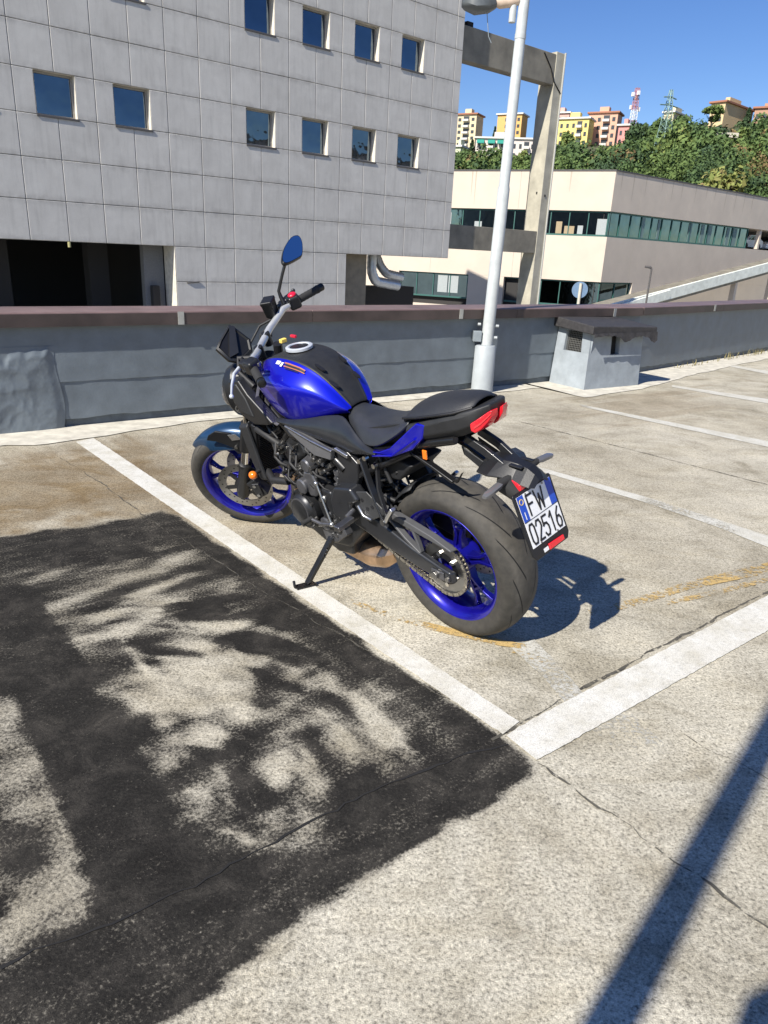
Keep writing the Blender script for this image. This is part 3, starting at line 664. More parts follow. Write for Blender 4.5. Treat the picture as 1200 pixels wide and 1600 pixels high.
MB().tube([uz(.98, 5.0, -.02), uz(.98, 5.14, -.02)], .05, 8).build('hanging_lamp', pbr('yellowed_lamp', (.35, .32, .15), .6), bld)
# small outlet with a rust streak on the lower facade
MB().tube([uz(4.35, 6.02, -.03), uz(4.42, 6.02, -.055), uz(4.75, 5.99, -.06)], .025, 8).build('outlet_pipe', M['sill'], bld)

# ------------------------------------------------------------------ concrete portal frame beside it
M['portal'] = pbr('portal_concrete', (0.205, 0.188, 0.15), 0.85, var=0.3, vscale=1.2, bstr=0.3, bscale=30)
M['portal_pale'] = pbr('portal_concrete_pale', (0.40, 0.375, 0.30), 0.85, var=0.25, vscale=1.2, bstr=0.3, bscale=30)
portal = empty('concrete_frame', frame((F0[0], F0[1], -7), FY))
tag(portal, 'tall concrete portal frame of a post and two beams at the building corner', 'frame')
SB = .36
MB().span(uz(15.37, -2.93, SB), uz(20.98, -1.84, SB+.55)).build('beam', M['portal'], portal, bevel=.02)
MB().span(uz(15.37, 3.74, SB), uz(20.98, 4.64, SB+.55)).build('beam', M['portal'], portal, bevel=.02)
MB().span(uz(20.99, -3.03, SB-.02), uz(21.52, 12.5, SB+.95)).build('column', M['portal_pale'], portal, bevel=.025)
MB().tube([uz(21.5, -3.05, SB-.06), uz(21.5, 12, SB-.06)], .05, 10).build('downpipe', M['clip'], portal)
m = MB(); r1 = random.Random(3)
for uu, rr in ((20.99, 2.2), (21.2, 2.3)): m.box(uz(uu, rr, SB-.02 if uu > 21.1 else SB+.3), (.08, .06, .1))
m.build('bolt_hole', M['dark'], portal)
MB().tube([uz(20.2, -2.85, SB-.03), uz(20.7, -2.4, SB-.03), uz(20.98, -1.95, SB-.03), uz(21.45, -1.6, SB-.05)], .03, 6).build('cable', M['dark'], portal)
MB().span(uz(15.9, -3.1, SB+.1), uz(16.2, -2.93, SB+.3)).build('bracket', M['dark'], portal)

# ------------------------------------------------------------------ silver ventilation ducts under the overhang
M['duct'] = pbr('silver_duct', (0.60, 0.63, 0.66), 0.42, 0.6, var=0.15, vscale=6)
duct = empty('ventilation_duct', frame((F0[0], F0[1], -7), FY)); tag(duct, 'silver ventilation ducts bending down under the grey building overhang', 'duct')
def ribbed(pts, r, n=40):
    P = np.array(pts, float); s = np.concatenate([[0], np.cumsum(np.linalg.norm(np.diff(P, axis=0), axis=1))]); q = np.linspace(0, s[-1], n)
    C = np.stack([np.interp(q, s, P[:, i]) for i in range(3)], 1)
    for _ in range(6): C[1:-1] = (C[:-2]+2*C[1:-1]+C[2:])/4
    return MB().tube(list(C), [r*(1+.05*(i % 3 == 0)) for i in range(n)], 14)
ribbed([uz(12.35, 4.95, 1.2), uz(12.35, 5.6, 1.2), uz(12.55, 5.95, 1.2), uz(13.7, 6.1, 1.2)], .22).build('pipe', M['duct'], duct, smooth=60)
ribbed([uz(13.05, 4.95, 2.0), uz(13.25, 5.4, 1.9), uz(13.5, 5.68, 1.8), uz(14.3, 5.8, 1.8)], .2).build('pipe', M['duct'], duct, smooth=60)
wallb = MB().span(uz(11.75, 5.55, 2.4), uz(12.6, 12, 3.2)); wallb.build('plant_cabinet', M['dim_interior'], duct)
MB().span(uz(12.8, 6.2, 2.6), uz(15.6, 12, 3.6)).build('plant_cabinet', M['dim_interior'], duct)

# ------------------------------------------------------------------ cream building with window bands
C0 = np.array([15.645, 57.924, 0]); LA = math.radians(156)
M['cream'] = pbr('cream_render', (0.565, 0.49, 0.405), 0.85, var=0.06, vscale=0.6, bstr=0.1, bscale=20)
M['cream_dull'] = M['cream']
M['stain'] = pbr('rain_streak', (0.42, 0.36, 0.28), 0.9)
M['green_frame'] = pbr('green_window_frame', (0.035, 0.115, 0.10), 0.5)
M['tint_glass'] = glass_mat('green_tinted_glass', (0.16, 0.22, 0.235), 0.05, 1.5)
cream = empty('cream_building', frame((C0[0], C0[1], 0), 0)); tag(cream, 'long cream office building with continuous green framed window bands', 'building')
ldir = np.array([math.cos(LA), math.sin(LA), 0]); lnm = np.array([-ldir[1], ldir[0], 0]); lnm = lnm if lnm @ np.array([0, -1, 0]) > 0 else -lnm
def cface(d, nrm):                                               # (s along, o outward, z)
    return lambda P: np.stack([P[:, 0]*d[0]+P[:, 1]*nrm[0], P[:, 0]*d[1]+P[:, 1]*nrm[1], P[:, 2]], 1)
faces = [(cface(ldir, lnm), 30.0, ldir, lnm), (cface(fd, fn), 46.0, fd, fn)]
BANDS = [(4.9, 7.62), (1.3-.0, 3.16), (-0.06, 1.3), (-7, -2.2)]
for fi, (g, Lf, d_, n_) in enumerate(faces):
    e = .3
    for z0, z1 in ((4.92, 7.62), (-.08, 3.15)):
        k = 0.0
        step = 3.6 if fi else 7.0
        while k < Lf-.1:
            k2 = min(Lf, k+step); MB().span((k+.006, -.45, z0), (k2-.006, 0, z1)).xf(g).build('wall_panel', M['cream'], cream); k = k2
    if fi: MB().span((0, -.6, -7), (22.4, -.5, 7.5)).xf(g).build('inner_wall', M['dim_interior'], cream); MB().span((22.41, -.6, -7), (Lf, -.5, 3.14)).xf(g).build('inner_wall', M['dim_interior'], cream)
    else: MB().span((0, -.6, -7), (Lf, -.5, 7.5)).xf(g).build('inner_wall', M['dim_interior'], cream)
    if fi: MB().span((4.3, -.45, -7), (Lf, -.001, -.085)).xf(g).build('plinth', M['cream'], cream)
    else:
        for a, b in ((7.6, 10.6), (16.8, 30)): MB().span((a, -.45, -7), (b, -.001, -.085)).xf(g).build('plinth', M['cream'], cream)
        MB().span((0, -.45, -7), (30, -.02, -2.6)).xf(g).build('plinth', M['cream'], cream)
    def band(z0, z1, s0, s1, step, nm='window_band'):
        f = empty(nm); f.parent = cream
        fr = MB(); fr.span((s0, -.30, z0), (s1, -.16, z0+.12)); fr.span((s0, -.30, z1-.10), (s1, -.16, z1)); fr.xf(g).build('rail', M['green_frame'], f)
        ks = np.arange(s0, s1+.01, step); mul = None
        for k in ks:
            MB().span((k-.035, -.28, z0+.121), (k+.035, -.17, z1-.101)).xf(g).build('mullion', M['green_frame'], f)
        for a, b in zip(ks, ks[1:]):
            o = MB().add([(a+.03, -.24, z0+.12), (b-.03, -.24, z0+.12), (b-.03, -.24, z1-.10), (a+.03, -.24, z1-.10)], [(0, 1, 2, 3)]).xf(g).build('pane', M['tint_glass'], f)
    if fi == 0:
        band(3.16, 4.91, .15, 25, 1.42); band(-2.0, -.09, 0.1, 7.5, 1.5); band(-2.0, -.09, 10.7, 16.7, 1.5)
    else:
        band(3.16, 4.91, .15, 22.4, 1.48); band(-1.5, -.09, 0.2, 4.2, 2.0)
# dark parapet edge and rain streaks under the roof line of the right face
g = faces[1][0]; MB().span((-.05, -.6, 7.625), (46, .05, 7.72)).xf(g).build('roof_edge', M['sill'], cream)
MB().span((-.05, -.6, 7.626), (30, .05, 7.721)).xf(faces[0][0]).build('roof_edge', M['sill'], cream)
r1 = random.Random(9)
for k in range(13):
    s = .9+k*1.75+r1.uniform(-.3, .3); l = r1.uniform(.7, 2.0)
    MB().add([(s-.04, .004, 7.6), (s+.06, .004, 7.6), (s+.02, .004, 7.6-l), (s, .004, 7.6-l)], [(0, 1, 2, 3)]).xf(g).build('rain_streak', M['stain'], cream)
for s, l in ((3.2, 1.4), (5.6, 1.7), (10.6, 2.4), (10.9, 1.8), (14, 1.2)):
    MB().add([(s-.04, .004, 7.6), (s+.06, .004, 7.6), (s+.02, .004, 7.6-l), (s, .004, 7.6-l)], [(0, 1, 2, 3)]).xf(faces[0][0]).build('rain_streak', M['stain'], cream)
# things standing behind the glass line: boxes on the sill, blinds
M['card'] = pbr('cardboard', (0.34, 0.27, 0.17), 0.9); M['blind'] = pbr('pale_blind', (0.34, 0.37, 0.37), 0.8)
g = faces[0][0]
for a, b, h, mt in ((3.5, 3.95, .85, 'card'), (2.55, 3.3, .55, 'card'), (1.9, 2.3, .6, 'blind'), (.2, .9, 1.1, 'blind'), (9.9, 10.5, .7, 'blind'), (12.5, 12.9, 1.3, 'blind')):
    MB().span((a, -.235, 3.29), (b, -.205, 3.29+h)).xf(g).build('sill_box' if mt == 'card' else 'blind', M[mt], cream)
for a in (11.5, 12.45): MB().span((a, -.235, -1.6), (a+.85, -.205, -.25)).xf(g).build('blind', M['blind'], cream)
g = faces[1][0]
for a, w in ((4.6, .5), (7.0, .3), (11.8, .5), (13.9, .5), (15.1, .6), (18.4, .5), (19.6, .7)):
    MB().span((a, -.235, 3.3), (a+w, -.205, 4.78)).xf(g).build('blind', pbr('green_curtain', (0.16, 0.24, 0.23), .8), cream)
MB().span((22.5, -14, 4.95), (46, -.46, 5.1)).xf(g).build('deck_ceiling', M['cream'], cream)
MB().span((22.5, -14, 3.0), (46, -.61, 3.12)).xf(g).build('roof_deck', M['street'], cream)
MB().span((24.6, -.44, 3.2), (24.95, -.1, 4.9)).xf(g).build('pillar', M['cream'], cream)

# ------------------------------------------------------------------ ramp with a pale guard wall in front of the cream building
M['ramp'] = pbr('pale_ramp_wall', (0.74, 0.765, 0.68), 0.8, var=0.15, vscale=2.5)
rp = empty('vehicle_ramp', frame(C0, FY)); tag(rp, 'sloping vehicle ramp with pale guard wall in front of the cream building', 'ramp')
def rline(px, off=-5.0):
    w = onplane(px, C0+fn*5.0, fn); return [((p-C0) @ fd, -5.0, p[2]) for p in w]
a = rline([(965, 473), (1200, 411), (1200, 426), (1030, 471)])
(x0, _, z0), (x1, _, z1), (_, _, z2), _ = a
sl = (z1-z0)/(x1-x0); ex = 12
MB().loft([[(x0-4, y, z0-4*sl+h) for y, h in ((-5, 0), (-4.8, 0), (-4.8, -(z1-z2)), (-5, -(z1-z2)))], [(x1+ex, y, z1+ex*sl+h) for y, h in ((-5, 0), (-4.8, 0), (-4.8, -(z1-z2)), (-5, -(z1-z2)))]]).build('guard_wall', M['ramp'], rp, bevel=.02)
MB().loft([[(x0-4, y, z0-4*sl+h) for y, h in ((-4.79, -.75), (-1.2, -.75), (-1.2, -1.0), (-4.79, -1.0))], [(x1+ex, y, z1+ex*sl+h) for y, h in ((-4.79, -.75), (-1.2, -.75), (-1.2, -1.0), (-4.79, -1.0))]]).build('ramp_slab', M['portal'], rp)
for k in (12, 18.5, 25): MB().span((k, -4.6, -7), (k+.35, -4.2, z0+(k-x0)*sl-.95)).build('pillar', M['cream'], rp)
MB().loft([[(x0-9, y, z0-4*sl+h-1) for y, h in ((-5.3, 0), (-5.1, 0), (-5.1, -.6), (-5.3, -.6))], [(x0+6, y, z0+6*sl+h) for y, h in ((-5.3, .0), (-5.1, .0), (-5.1, -.6), (-5.3, -.6))]]).build('kerb_wall', M['ramp'], rp)

# ------------------------------------------------------------------ street furniture seen over the parapet
w = onplane([(1010, 470)], C0+fn*6.5, fn)[0]; z_t = onplane([(1014, 420)], C0+fn*6.5, fn)[0][2]
sl2 = empty('street_lamp', frame((w[0], w[1], 0), 0)); tag(sl2, 'small dark street lamp in front of the cream building', 'street lamp')
MB().tube([(0, 0, -7), (0, 0, z_t)], .065, 10).build('pole', M['sill'], sl2)
MB().tube([(0, 0, z_t), (-.1, 0, z_t+.1), (-.45, 0, z_t+.12)], [.06, .09, .07], 8).build('lamp_head', M['sill'], sl2)
D = 40; c = at_dist([(906, 453)], D)[0]; rad = 11.5/F_PX*D
M['sign_blue'] = pbr('blue_sign_face', (0.15, 0.23, 0.34), 0.5); M['sign_white'] = pbr('pale_sign_post', (0.5, 0.47, 0.39), 0.6)
sg = empty('board_on_post', frame((c[0], c[1], 0), 0)); tag(sg, 'round blue road sign on a pale post beyond the parapet', 'sign')
MB().tube([(0, .02, c[2]), (0, -.02, c[2])], rad, 28).build('disc', M['sign_blue'], sg)
MB().tube([(0, -.06, -7), (0, -.06, c[2]+rad*.8)], .075, 10).build('post', M['sign_white'], sg)

# ------------------------------------------------------------------ cars parked on the upper deck behind the ramp
M['carwhite'] = pbr('white_car_paint', (0.72, 0.74, 0.76), 0.3, 0, var=0.02, coat=.8); M['carglass'] = glass_mat('car_glass', (0.06, 0.08, 0.10), 0.04)
M['rubber'] = pbr('black_rubber', (0.02, 0.02, 0.02), 0.8)
def car(name, s0, off, label):
    o = empty(name, frame(C0+fd*s0-fn*off+np.array([0, 0, 3.12]), FY)); tag(o, label, 'car', 'cars parked on the upper deck')
    prof = [(0,.35),(.1,.72),(.9,.88),(1.55,1.36),(3.1,1.40),(3.85,.98),(4.25,.9),(4.3,.4),(4.2,.25),(.1,.25)]
    MB().plate(prof, -.85, .85, axis=1).build('body', M['carwhite'], o, bevel=.05)
    for sgn in (-1, 1):
        MB().plate([(1.02,.90),(1.6,1.31),(2.2,1.34),(2.2,.92)], .852*sgn, .858*sgn, 1).build('side_window', M['carglass'], o)
        MB().plate([(2.3,.92),(2.3,1.34),(3.0,1.33),(3.6,.97)], .852*sgn, .858*sgn, 1).build('side_window', M['carglass'], o)
        for x in (.8, 3.45): MB().lathe([(.31,-.1),(.31,.1),(.0,.1),(.0,-.1)], (x, .78*sgn, .31), 'y', 20).build('wheel', M['rubber'], o)
    MB().add([(.95,-.7,.905),(.95,.7,.905),(1.53,.62,1.35),(1.53,-.62,1.35)], [(0,1,2,3)]).xf(lambda P: P+np.array([-.012,0,.006])).build('windscreen', M['carglass'], o)
car('parked_car', 23.5, 1.9, 'white car with dark windows under the open end of the cream building'); car('parked_car', 28.6, 1.9, 'white car at the right edge beyond the concrete pillar')

# ------------------------------------------------------------------ ochre block to the right of the view: it shows in the lower windows of the grey building
nb = empty('neighbour_block', frame((50, -20, -7), math.radians(78))); tag(nb, 'ochre apartment block out of view to the right, mirrored in the grey building windows', 'building')
MB().span((0, 0, 0), (46, 12, 16.4)).build('wall', pbr('ochre_wall', (.62, .50, .40), .9), nb)
MB().span((-.4, -.4, 16.4), (46.4, 12.4, 16.8)).build('roof', M['sill'], nb)
wm_ = MB().span((-.7, -.05, -.9), (.7, .15, .9)).mesh('window'); wm_.materials.append(M['solar_glass'])
for i_ in range(4):
    for j_ in range(11):
        for yy in (0, 12):
            q = bpy.data.objects.new('window', wm_); COL.objects.link(q); q.parent = nb; q.location = (2.5+j_*4.1, yy-.05*(yy > 0), 2.4+i_*3.4)
# ------------------------------------------------------------------ hillside
CX = [(-400, 250), (600, 246), (720, 243), (840, 238), (880, 232), (970, 228), (1000, 215), (1040, 200), (1080, 194), (1110, 196), (1200, 186), (1330, 150), (1700, 120)]
def crest_y(x): return np.interp(x, [c[0] for c in CX], [c[1] for c in CX])
DC = 235.0
def hill_z(x, D):
    zc = at_dist(np.stack([x, crest_y(x)], -1), DC)[:, 2]; f = np.clip((D-92)/(DC-92), 0, 1)
    return -7+(zc+7)*(f**.80) + np.where(D > DC, (D-DC)*.05, 0)
M['hill'] = pbr('hill_scrub', (0.055, 0.062, 0.028), 0.95, var=0.5, vscale=0.15)
xs = np.linspace(-500, 1750, 110); Ds = np.concatenate([np.linspace(92, DC, 24), [300, 420, 700]])
G = np.zeros((len(Ds), len(xs), 3))
for i, D in enumerate(Ds):
    P = at_dist(np.stack([xs, np.full_like(xs, 300)], -1), D); P[:, 2] = hill_z(xs, np.full_like(xs, D))+1.2*(vnoise(P[:, :2], 14, 2)-.5); G[i] = P
tag(MB().grid(G).build('hillside', M['hill'], smooth=180), kind='structure')

def leaf_mat():
    m, t, p = nt('tree_foliage')
    a = N(t, 'ShaderNodeAttribute', attribute_name='tint').outputs['Fac']; n = noise(t, .35, 3, .6, t.nodes.new('ShaderNodeNewGeometry').outputs['Position'])
    c = ramp(t, a, [(0, (.040, .070, .036)), (.35, (.078, .125, .042)), (.65, (.12, .17, .050)), (.85, (.19, .21, .06)), (1, (.18, .125, .06))])
    c = mix(t, .45, c, ramp(t, n, [(.3, .6), (.6, 1.25)]), 'MULTIPLY'); t.links.new(c, p.inputs['Base Color'])
    p.inputs['Roughness'].default_value = .75; p.inputs['Specular IOR Level'].default_value = .2
    return m
M['leaf'] = leaf_mat(); M['bark'] = pbr('tree_bark', (.07, .05, .035), .9, var=.3)
def crown(c, rad, n, size, r, clumps=9):
    """leaf cards gathered in clumps through an uneven crown volume"""
    K = r.normal(0, 1, (clumps, 3)); K /= np.linalg.norm(K, axis=1)[:, None]; K *= (r.random((clumps, 1))**.4)*.78
    kr = r.uniform(.28, .5, clumps); idx = r.integers(0, clumps, n)
    d = r.normal(0, 1, (n, 3)); d /= np.linalg.norm(d, axis=1)[:, None]
    P = (K[idx]+d*(kr[idx]*r.uniform(.6, 1.12, n))[:, None])*np.asarray(rad)+np.asarray(c)
    nr = d+r.normal(0, .45, (n, 3)); nr /= np.linalg.norm(nr, axis=1)[:, None]
    a = np.cross(nr, r.normal(0, 1, (n, 3))); a /= np.linalg.norm(a, axis=1)[:, None]; b = np.cross(nr, a)
    s = size*r.uniform(.6, 1.4, (n, 1)); a = a*s; b = b*s*r.uniform(.5, .9, (n, 1))
    return np.stack([P-a-b*.3, P+b, P+a-b*.2, P-b], 1).reshape(-1, 3)
def quads(V, name, mat, parent=None, tint=None):
    n = len(V)//4; me = bpy.data.meshes.new(name); me.vertices.add(len(V)); me.vertices.foreach_set('co', V.astype(np.float32).ravel())
    me.loops.add(n*4); me.loops.foreach_set('vertex_index', np.arange(n*4, dtype=np.int32)); me.polygons.add(n)
    me.polygons.foreach_set('loop_start', np.arange(0, n*4, 4, dtype=np.int32)); me.polygons.foreach_set('loop_total', np.full(n, 4, dtype=np.int32)); me.update()
    if tint is not None:
        at = me.attributes.new('tint', 'FLOAT', 'POINT'); at.data.foreach_set('value', tint.astype(np.float32))
    me.materials.append(mat); o = bpy.data.objects.new(name, me); COL.objects.link(o)
    if parent is not None: o.parent = parent
    return o
r = np.random.default_rng(12); VV = []; TTn = []
def wood(n, x0, x1, Da, Db, h0, h1, sz, per):
    for k in range(n):
        x = r.uniform(x0, x1); D = Da+(Db-Da)*r.random()**1.0
        p = at_dist([(x, 300)], D)[0]; z = hill_z(np.array([x]), np.array([D]))[0]; h = r.uniform(h0, h1); w = h*r.uniform(.42, .62)
        y_top = topx(np.array([[p[0], p[1], z+h]]))[0, 1]
        lim = np.interp(x, [700, 760, 840, 870, 930, 975, 995, 1030, 1080, 1110, 1200, 1400], [226, 232, 232, 216, 218, 212, 190, 177, 186, 184, 172, 136])
        if y_top < lim or (1008 < x < 1040 and D < 175): continue
        t = np.clip(r.normal(.42, .2), 0, .9) if r.random() > .05 else 1.0
        q = crown((p[0], p[1], z+h*.52), (w, w, h*.5), per, sz, r); VV.append(q); TTn.append(np.clip(np.full(len(q), t)+np.repeat(r.normal(0, .05, len(q)//4), 4), 0, 1))
wood(240, 640, 1300, 100, 150, 5, 9, .23, 950)
wood(420, 640, 1300, 150, 232, 4, 9.5, .34, 520)
wood(120, 690, 900, 130, 226, 4, 7.5, .40, 380)
wood(90, 200, 640, 110, 232, 6, 9, .8, 120); wood(110, 1300, 1700, 110, 232, 6, 9, .8, 120)
tag(quads(np.concatenate(VV), 'wood', M['leaf'], None, np.concatenate(TTn)), 'dense green wood covering the hillside', 'wood', kind='stuff')
def tree(px, ytop, D, hw_px, label, tint, kind='round'):
    """single tree that stands out: trunk with limbs, and a crown"""
    p = at_dist([(px, 300)], D)[0]; z = hill_z(np.array([px]), np.array([D]))[0]; zt_ = at_dist([(px, ytop)], D)[0][2]; h = max(3, zt_-z); w = hw_px/F_PX*D*1.02
    o = empty('pine_tree' if kind != 'round' else 'tree', frame((p[0], p[1], z), 0)); tag(o, label, 'tree')
    tr = MB().tube([(0, 0, -.5), (.1, 0, h*.4), (0, .1, h*.72)], [.28, .2, .1], 8)
    for k in range(6): a = k*1.05; tr.tube([(0, 0, h*(.4+.04*k)), (math.cos(a)*w*.6, math.sin(a)*w*.6, h*(.62+.04*k))], [.1, .03], 6)
    tr.build('trunk', M['bark'], o)
    if kind == 'cone': q = np.concatenate([crown((0, 0, h*f), (w*(1.05-f)*1.1, w*(1.05-f)*1.1, h*.12), 220, .35, r, 7) for f in np.linspace(.2, .95, 8)])
    elif kind == 'umbrella': q = np.concatenate([crown((0, 0, h*.86), (w, w, h*.14), 1100, .35, r, 16), crown((.25*w, 0, h*.62), (w*.55, w*.55, h*.10), 450, .35, r, 9)])
    else: q = crown((0, 0, h*.6), (w, w, h*.42), 1500, .4, r, 16)
    quads(q, 'crown', M['leaf'], o, np.clip(np.full(len(q), tint)+np.repeat(r.normal(0, .05, len(q)//4), 4), 0, 1))
tree(1092, 165, 205, 15, 'umbrella pine with flat bright green crown on the hill crest', .66, 'umbrella')
tree(765, 201, 240, 5, 'small dark conifer rising above the long white apartment block', .05, 'cone')
tree(732, 222, 190, 11, 'dark conifer in front of the tall cream and grey tower', .08, 'cone')
tree(984, 188, 205, 20, 'dark green round tree beside the small pink house', .12)
tree(1018, 187, 205, 19, 'mid green round tree standing just left of the pylon', .42)
tree(1146, 172, 200, 11, 'dark conifer in front of the long villa, left of two', .06, 'cone')
tree(1176, 184, 195, 11, 'dark conifer in front of the long villa, right of two', .08, 'cone')
tree(1128, 252, 112, 34, 'yellow green broad tree low on the slope above the cream building', .86)
tree(1050, 222, 160, 20, 'olive green tree below the orange roofed shed', .6)
tree(878, 205, 190, 12, 'olive tree in front of the yellow apartment block', .7)

# ------------------------------------------------------------------ houses on the hill
M['win_dark'] = pbr('distant_window', (.05, .055, .06), .3); M['awning'] = pbr('green_awning', (.03, .26, .20), .8); M['balcony'] = pbr('balcony_white', (.62, .6, .56), .8)
M['tile'] = pbr('terracotta_roof', (.34, .15, .09), .85, var=.3)
def house(name, x0, xm, x1, yt, yb, D, col, label, a=-27, rows=4, cols=4, roof=None, bal=(), side=None, cat='building', skip=()):
    a = math.radians(a); e = np.array([math.cos(a), math.sin(a), 0]); n = np.array([math.sin(a), -math.cos(a), 0])
    P = at_dist([(x0, yt)], D)[0]; zt_ = P[2]; zb = at_dist([(x0, yb)], D)[0][2]-4
    w = (onplane([(xm, yt)], P, n)[0]-P) @ e; Pm = P+e*w; dp = max(6, min(16, -((onplane([(x1, yt)], Pm, e)[0]-Pm) @ n)))
    o = empty(name, frame((P[0], P[1], zb), a)); tag(o, label, cat, 'apartment houses on the hill'); H_ = zt_-zb
    key = 'wall_'+label; mt = pbr(key[:50], col, .85, var=.05, vscale=.4)
    MB().span((0, 0, 0), (w, dp, H_)).build('wall', mt, o)
    if side: MB().span((w, .3, 0), (w+.06, dp-.3, H_-.2)).build('side_wall', pbr(key[:45]+'_side', side, .85, var=.05), o)
    rm = roof or M['balcony']
    MB().span((-.5, -.5, H_), (w+.5, dp+.5, H_+.45)).build('roof', rm, o, bevel=.05)
    MB().span((w*.3, dp*.3, H_+.45), (w*.62, dp*.7, H_+2.0)).build('roof_hut', mt, o)
    sh = H_/(rows+1.2); mw = {}
    for i in range(rows):
        for j in range(cols):
            if (j in bal) or (j in skip): continue
            ww, wh = min(1.5, w/cols*.42), sh*.5
            k = (round(ww, 3), round(wh, 3))
            if k not in mw: mw[k] = MB().span((-ww/2, -.06, -wh/2), (ww/2, .1, wh/2)).mesh('window'); mw[k].materials.append(M['win_dark'])
            q = bpy.data.objects.new('window', mw[k]); COL.objects.link(q); q.parent = o; q.location = (w*(j+.5)/cols, 0, H_-sh*(i+.75))
        for j in bal:
            bw = w/cols*.9; xx = w*(j+.5)/cols
            MB().span((xx-bw/2, -1.1, H_-sh*(i+1.05)), (xx+bw/2, -.001, H_-sh*(i+.75))).build('balcony', M['balcony'], o)
            MB().span((xx-bw/2+.05, -.05, H_-sh*(i+.74)), (xx+bw/2-.05, -.002, H_-sh*(i+.25))).build('balcony_door', M['win_dark'], o)
    return o, w, dp, H_
house('apartment_tower', 714, 745, 752, 180, 228, 262, (.62, .52, .34), 'cream tower with grey green front and brown roof edge at the left', rows=6, cols=3, bal=(1,), roof=M['tile'])
house('apartment_tower', 778, 816, 825, 180, 222, 270, (.66, .40, .14), 'orange apartment tower with balconies behind the lamp post', rows=5, cols=4, bal=(2,), skip=(0,))
o, w, dp, H_ = house('apartment_block', 744, 838, 842, 216, 252, 232, (.62, .55, .50), 'long low white and pink apartment block with green awnings', a=-8, rows=3, cols=10, bal=(2, 5, 8))
m = MB()
for f in (.02, .20, .36): MB().loft([[(w*f, -.02, H_-.2), (w*f, -1.6, H_-1.3), (w*f, -1.55, H_-1.45), (w*f, -.02, H_-.4)], [(w*(f+.12), -.02, H_-.2), (w*(f+.12), -1.6, H_-1.3), (w*(f+.12), -1.55, H_-1.45), (w*(f+.12), -.02, H_-.4)]]).build('awning', M['awning'], o)
house('apartment_block', 708, 720, 723, 230, 258, 205, (.60, .62, .42), 'narrow pale green block low at the edge of the grey building', rows=3, cols=2)
house('apartment_tower', 862, 890, 897, 178, 225, 268, (.62, .36, .30), 'pale pink tower behind the yellow apartment block', rows=5, cols=3)
house('apartment_block', 874, 921, 929, 187, 232, 236, (.74, .60, .20), 'bright yellow apartment block with dark windows', rows=4, cols=5, bal=(3,), roof=M['balcony'])
house('apartment_tower', 921, 966, 971, 178, 232, 242, (.62, .36, .25), 'salmon pink apartment tower with white balconies down the middle', rows=5, cols=4, bal=(2,), roof=M['tile'])
house('small_house', 967, 985, 990, 197, 232, 228, (.62, .27, .24), 'small pink house right of the salmon tower', rows=3, cols=2, roof=M['balcony'])
house('villa', 1038, 1053, 1078, 177, 200, 236, (.66, .56, .36), 'pale yellow villa with flat grey roof on the crest', a=-42, rows=2, cols=2)
house('villa', 1112, 1134, 1198, 162, 196, 226, (.62, .46, .26), 'long ochre villa with brown tiled eaves on the crest', a=-48, rows=3, cols=2, roof=M['tile'])
house('villa', 1180, 1215, 1250, 170, 196, 232, (.40, .24, .16), 'reddish villa at the right edge of the crest', a=-30, rows=2, cols=3, roof=M['tile'])
house('shed', 1060, 1072, 1076, 208, 218, 190, (.5, .28, .16), 'little shed with bright orange roof among the trees', rows=1, cols=1, roof=pbr('bright_orange_roof', (.62, .17, .06), .8), cat='shed')
p = at_dist([(1094, 207)], 168)[0]; o = empty('terrace_wall', frame(p, -.15)); tag(o, 'pale stone terrace wall among the trees below the long villa', 'wall')
MB().span((0, 0, -1.6), (2.6, .8, -.3)).build('wall', pbr('terrace_stone', (.48, .45, .40), .9), o); MB().span((3.2, 1, -.6), (7.4, 1.8, .25)).build('wall', pbr('terrace_stone_pale', (.50, .46, .38), .9), o)

# ------------------------------------------------------------------ pylon and broadcast mast
def lattice(o, base_w, top_w, h, nseg, mats, nm='lattice'):
    per = nseg//len(mats)
    for k, mt in enumerate(mats):
        m = MB()
        for i in range(k*per, (k+1)*per):
            f0, f1 = i/nseg, (i+1)/nseg; w0, w1 = base_w+(top_w-base_w)*f0, base_w+(top_w-base_w)*f1; z0, z1 = h*f0, h*f1
            c = [(-1,-1),(1,-1),(1,1),(-1,1)]; t = .06
            for j in range(4):
                a, b = c[j], c[(j+1) % 4]; A0 = (a[0]*w0, a[1]*w0, z0); A1 = (a[0]*w1, a[1]*w1, z1); B0 = (b[0]*w0, b[1]*w0, z0); B1 = (b[0]*w1, b[1]*w1, z1)
                m.tube([A0, A1], t*1.3, 4); m.tube([A0, B1], t*.8, 4); m.tube([B0, A1], t*.8, 4); m.tube([A1, B1], t*.8, 4)
        m.build(nm, mt, o)
M['pylon'] = pbr('pylon_steel', (.20, .30, .27), .6, .3)
p = at_dist([(1024, 300)], 168)[0]; zb = at_dist([(1022, 246)], 168)[0][2]-2; zt_ = at_dist([(1028, 141)], 168)[0][2]
o = empty('power_pylon', frame((p[0], p[1], zb), .5)); tag(o, 'grey green lattice power pylon standing on the wooded slope', 'pylon')
h = zt_-zb; lattice(o, 1.5, .22, h, 12, [M['pylon']])
for f, l in ((.80, 2.4), (.90, 1.7)): MB().tube([(-l, 0, h*f), (0, 0, h*(f+.015)), (l, 0, h*f)], .12, 5).build('cross_arm', M['pylon'], o)
M['mast_red'] = pbr('mast_red', (.45, .17, .15), .6); M['mast_white'] = pbr('mast_white', (.75, .75, .75), .6)
p = at_dist([(973, 300)], 262)[0]; zb = at_dist([(973, 222)], 262)[0][2]; zt_ = at_dist([(975, 138)], 262)[0][2]; h = zt_-zb
o = empty('broadcast_mast', frame((p[0], p[1], zb), .3)); tag(o, 'red and white banded broadcast mast with antennas behind the houses', 'mast')
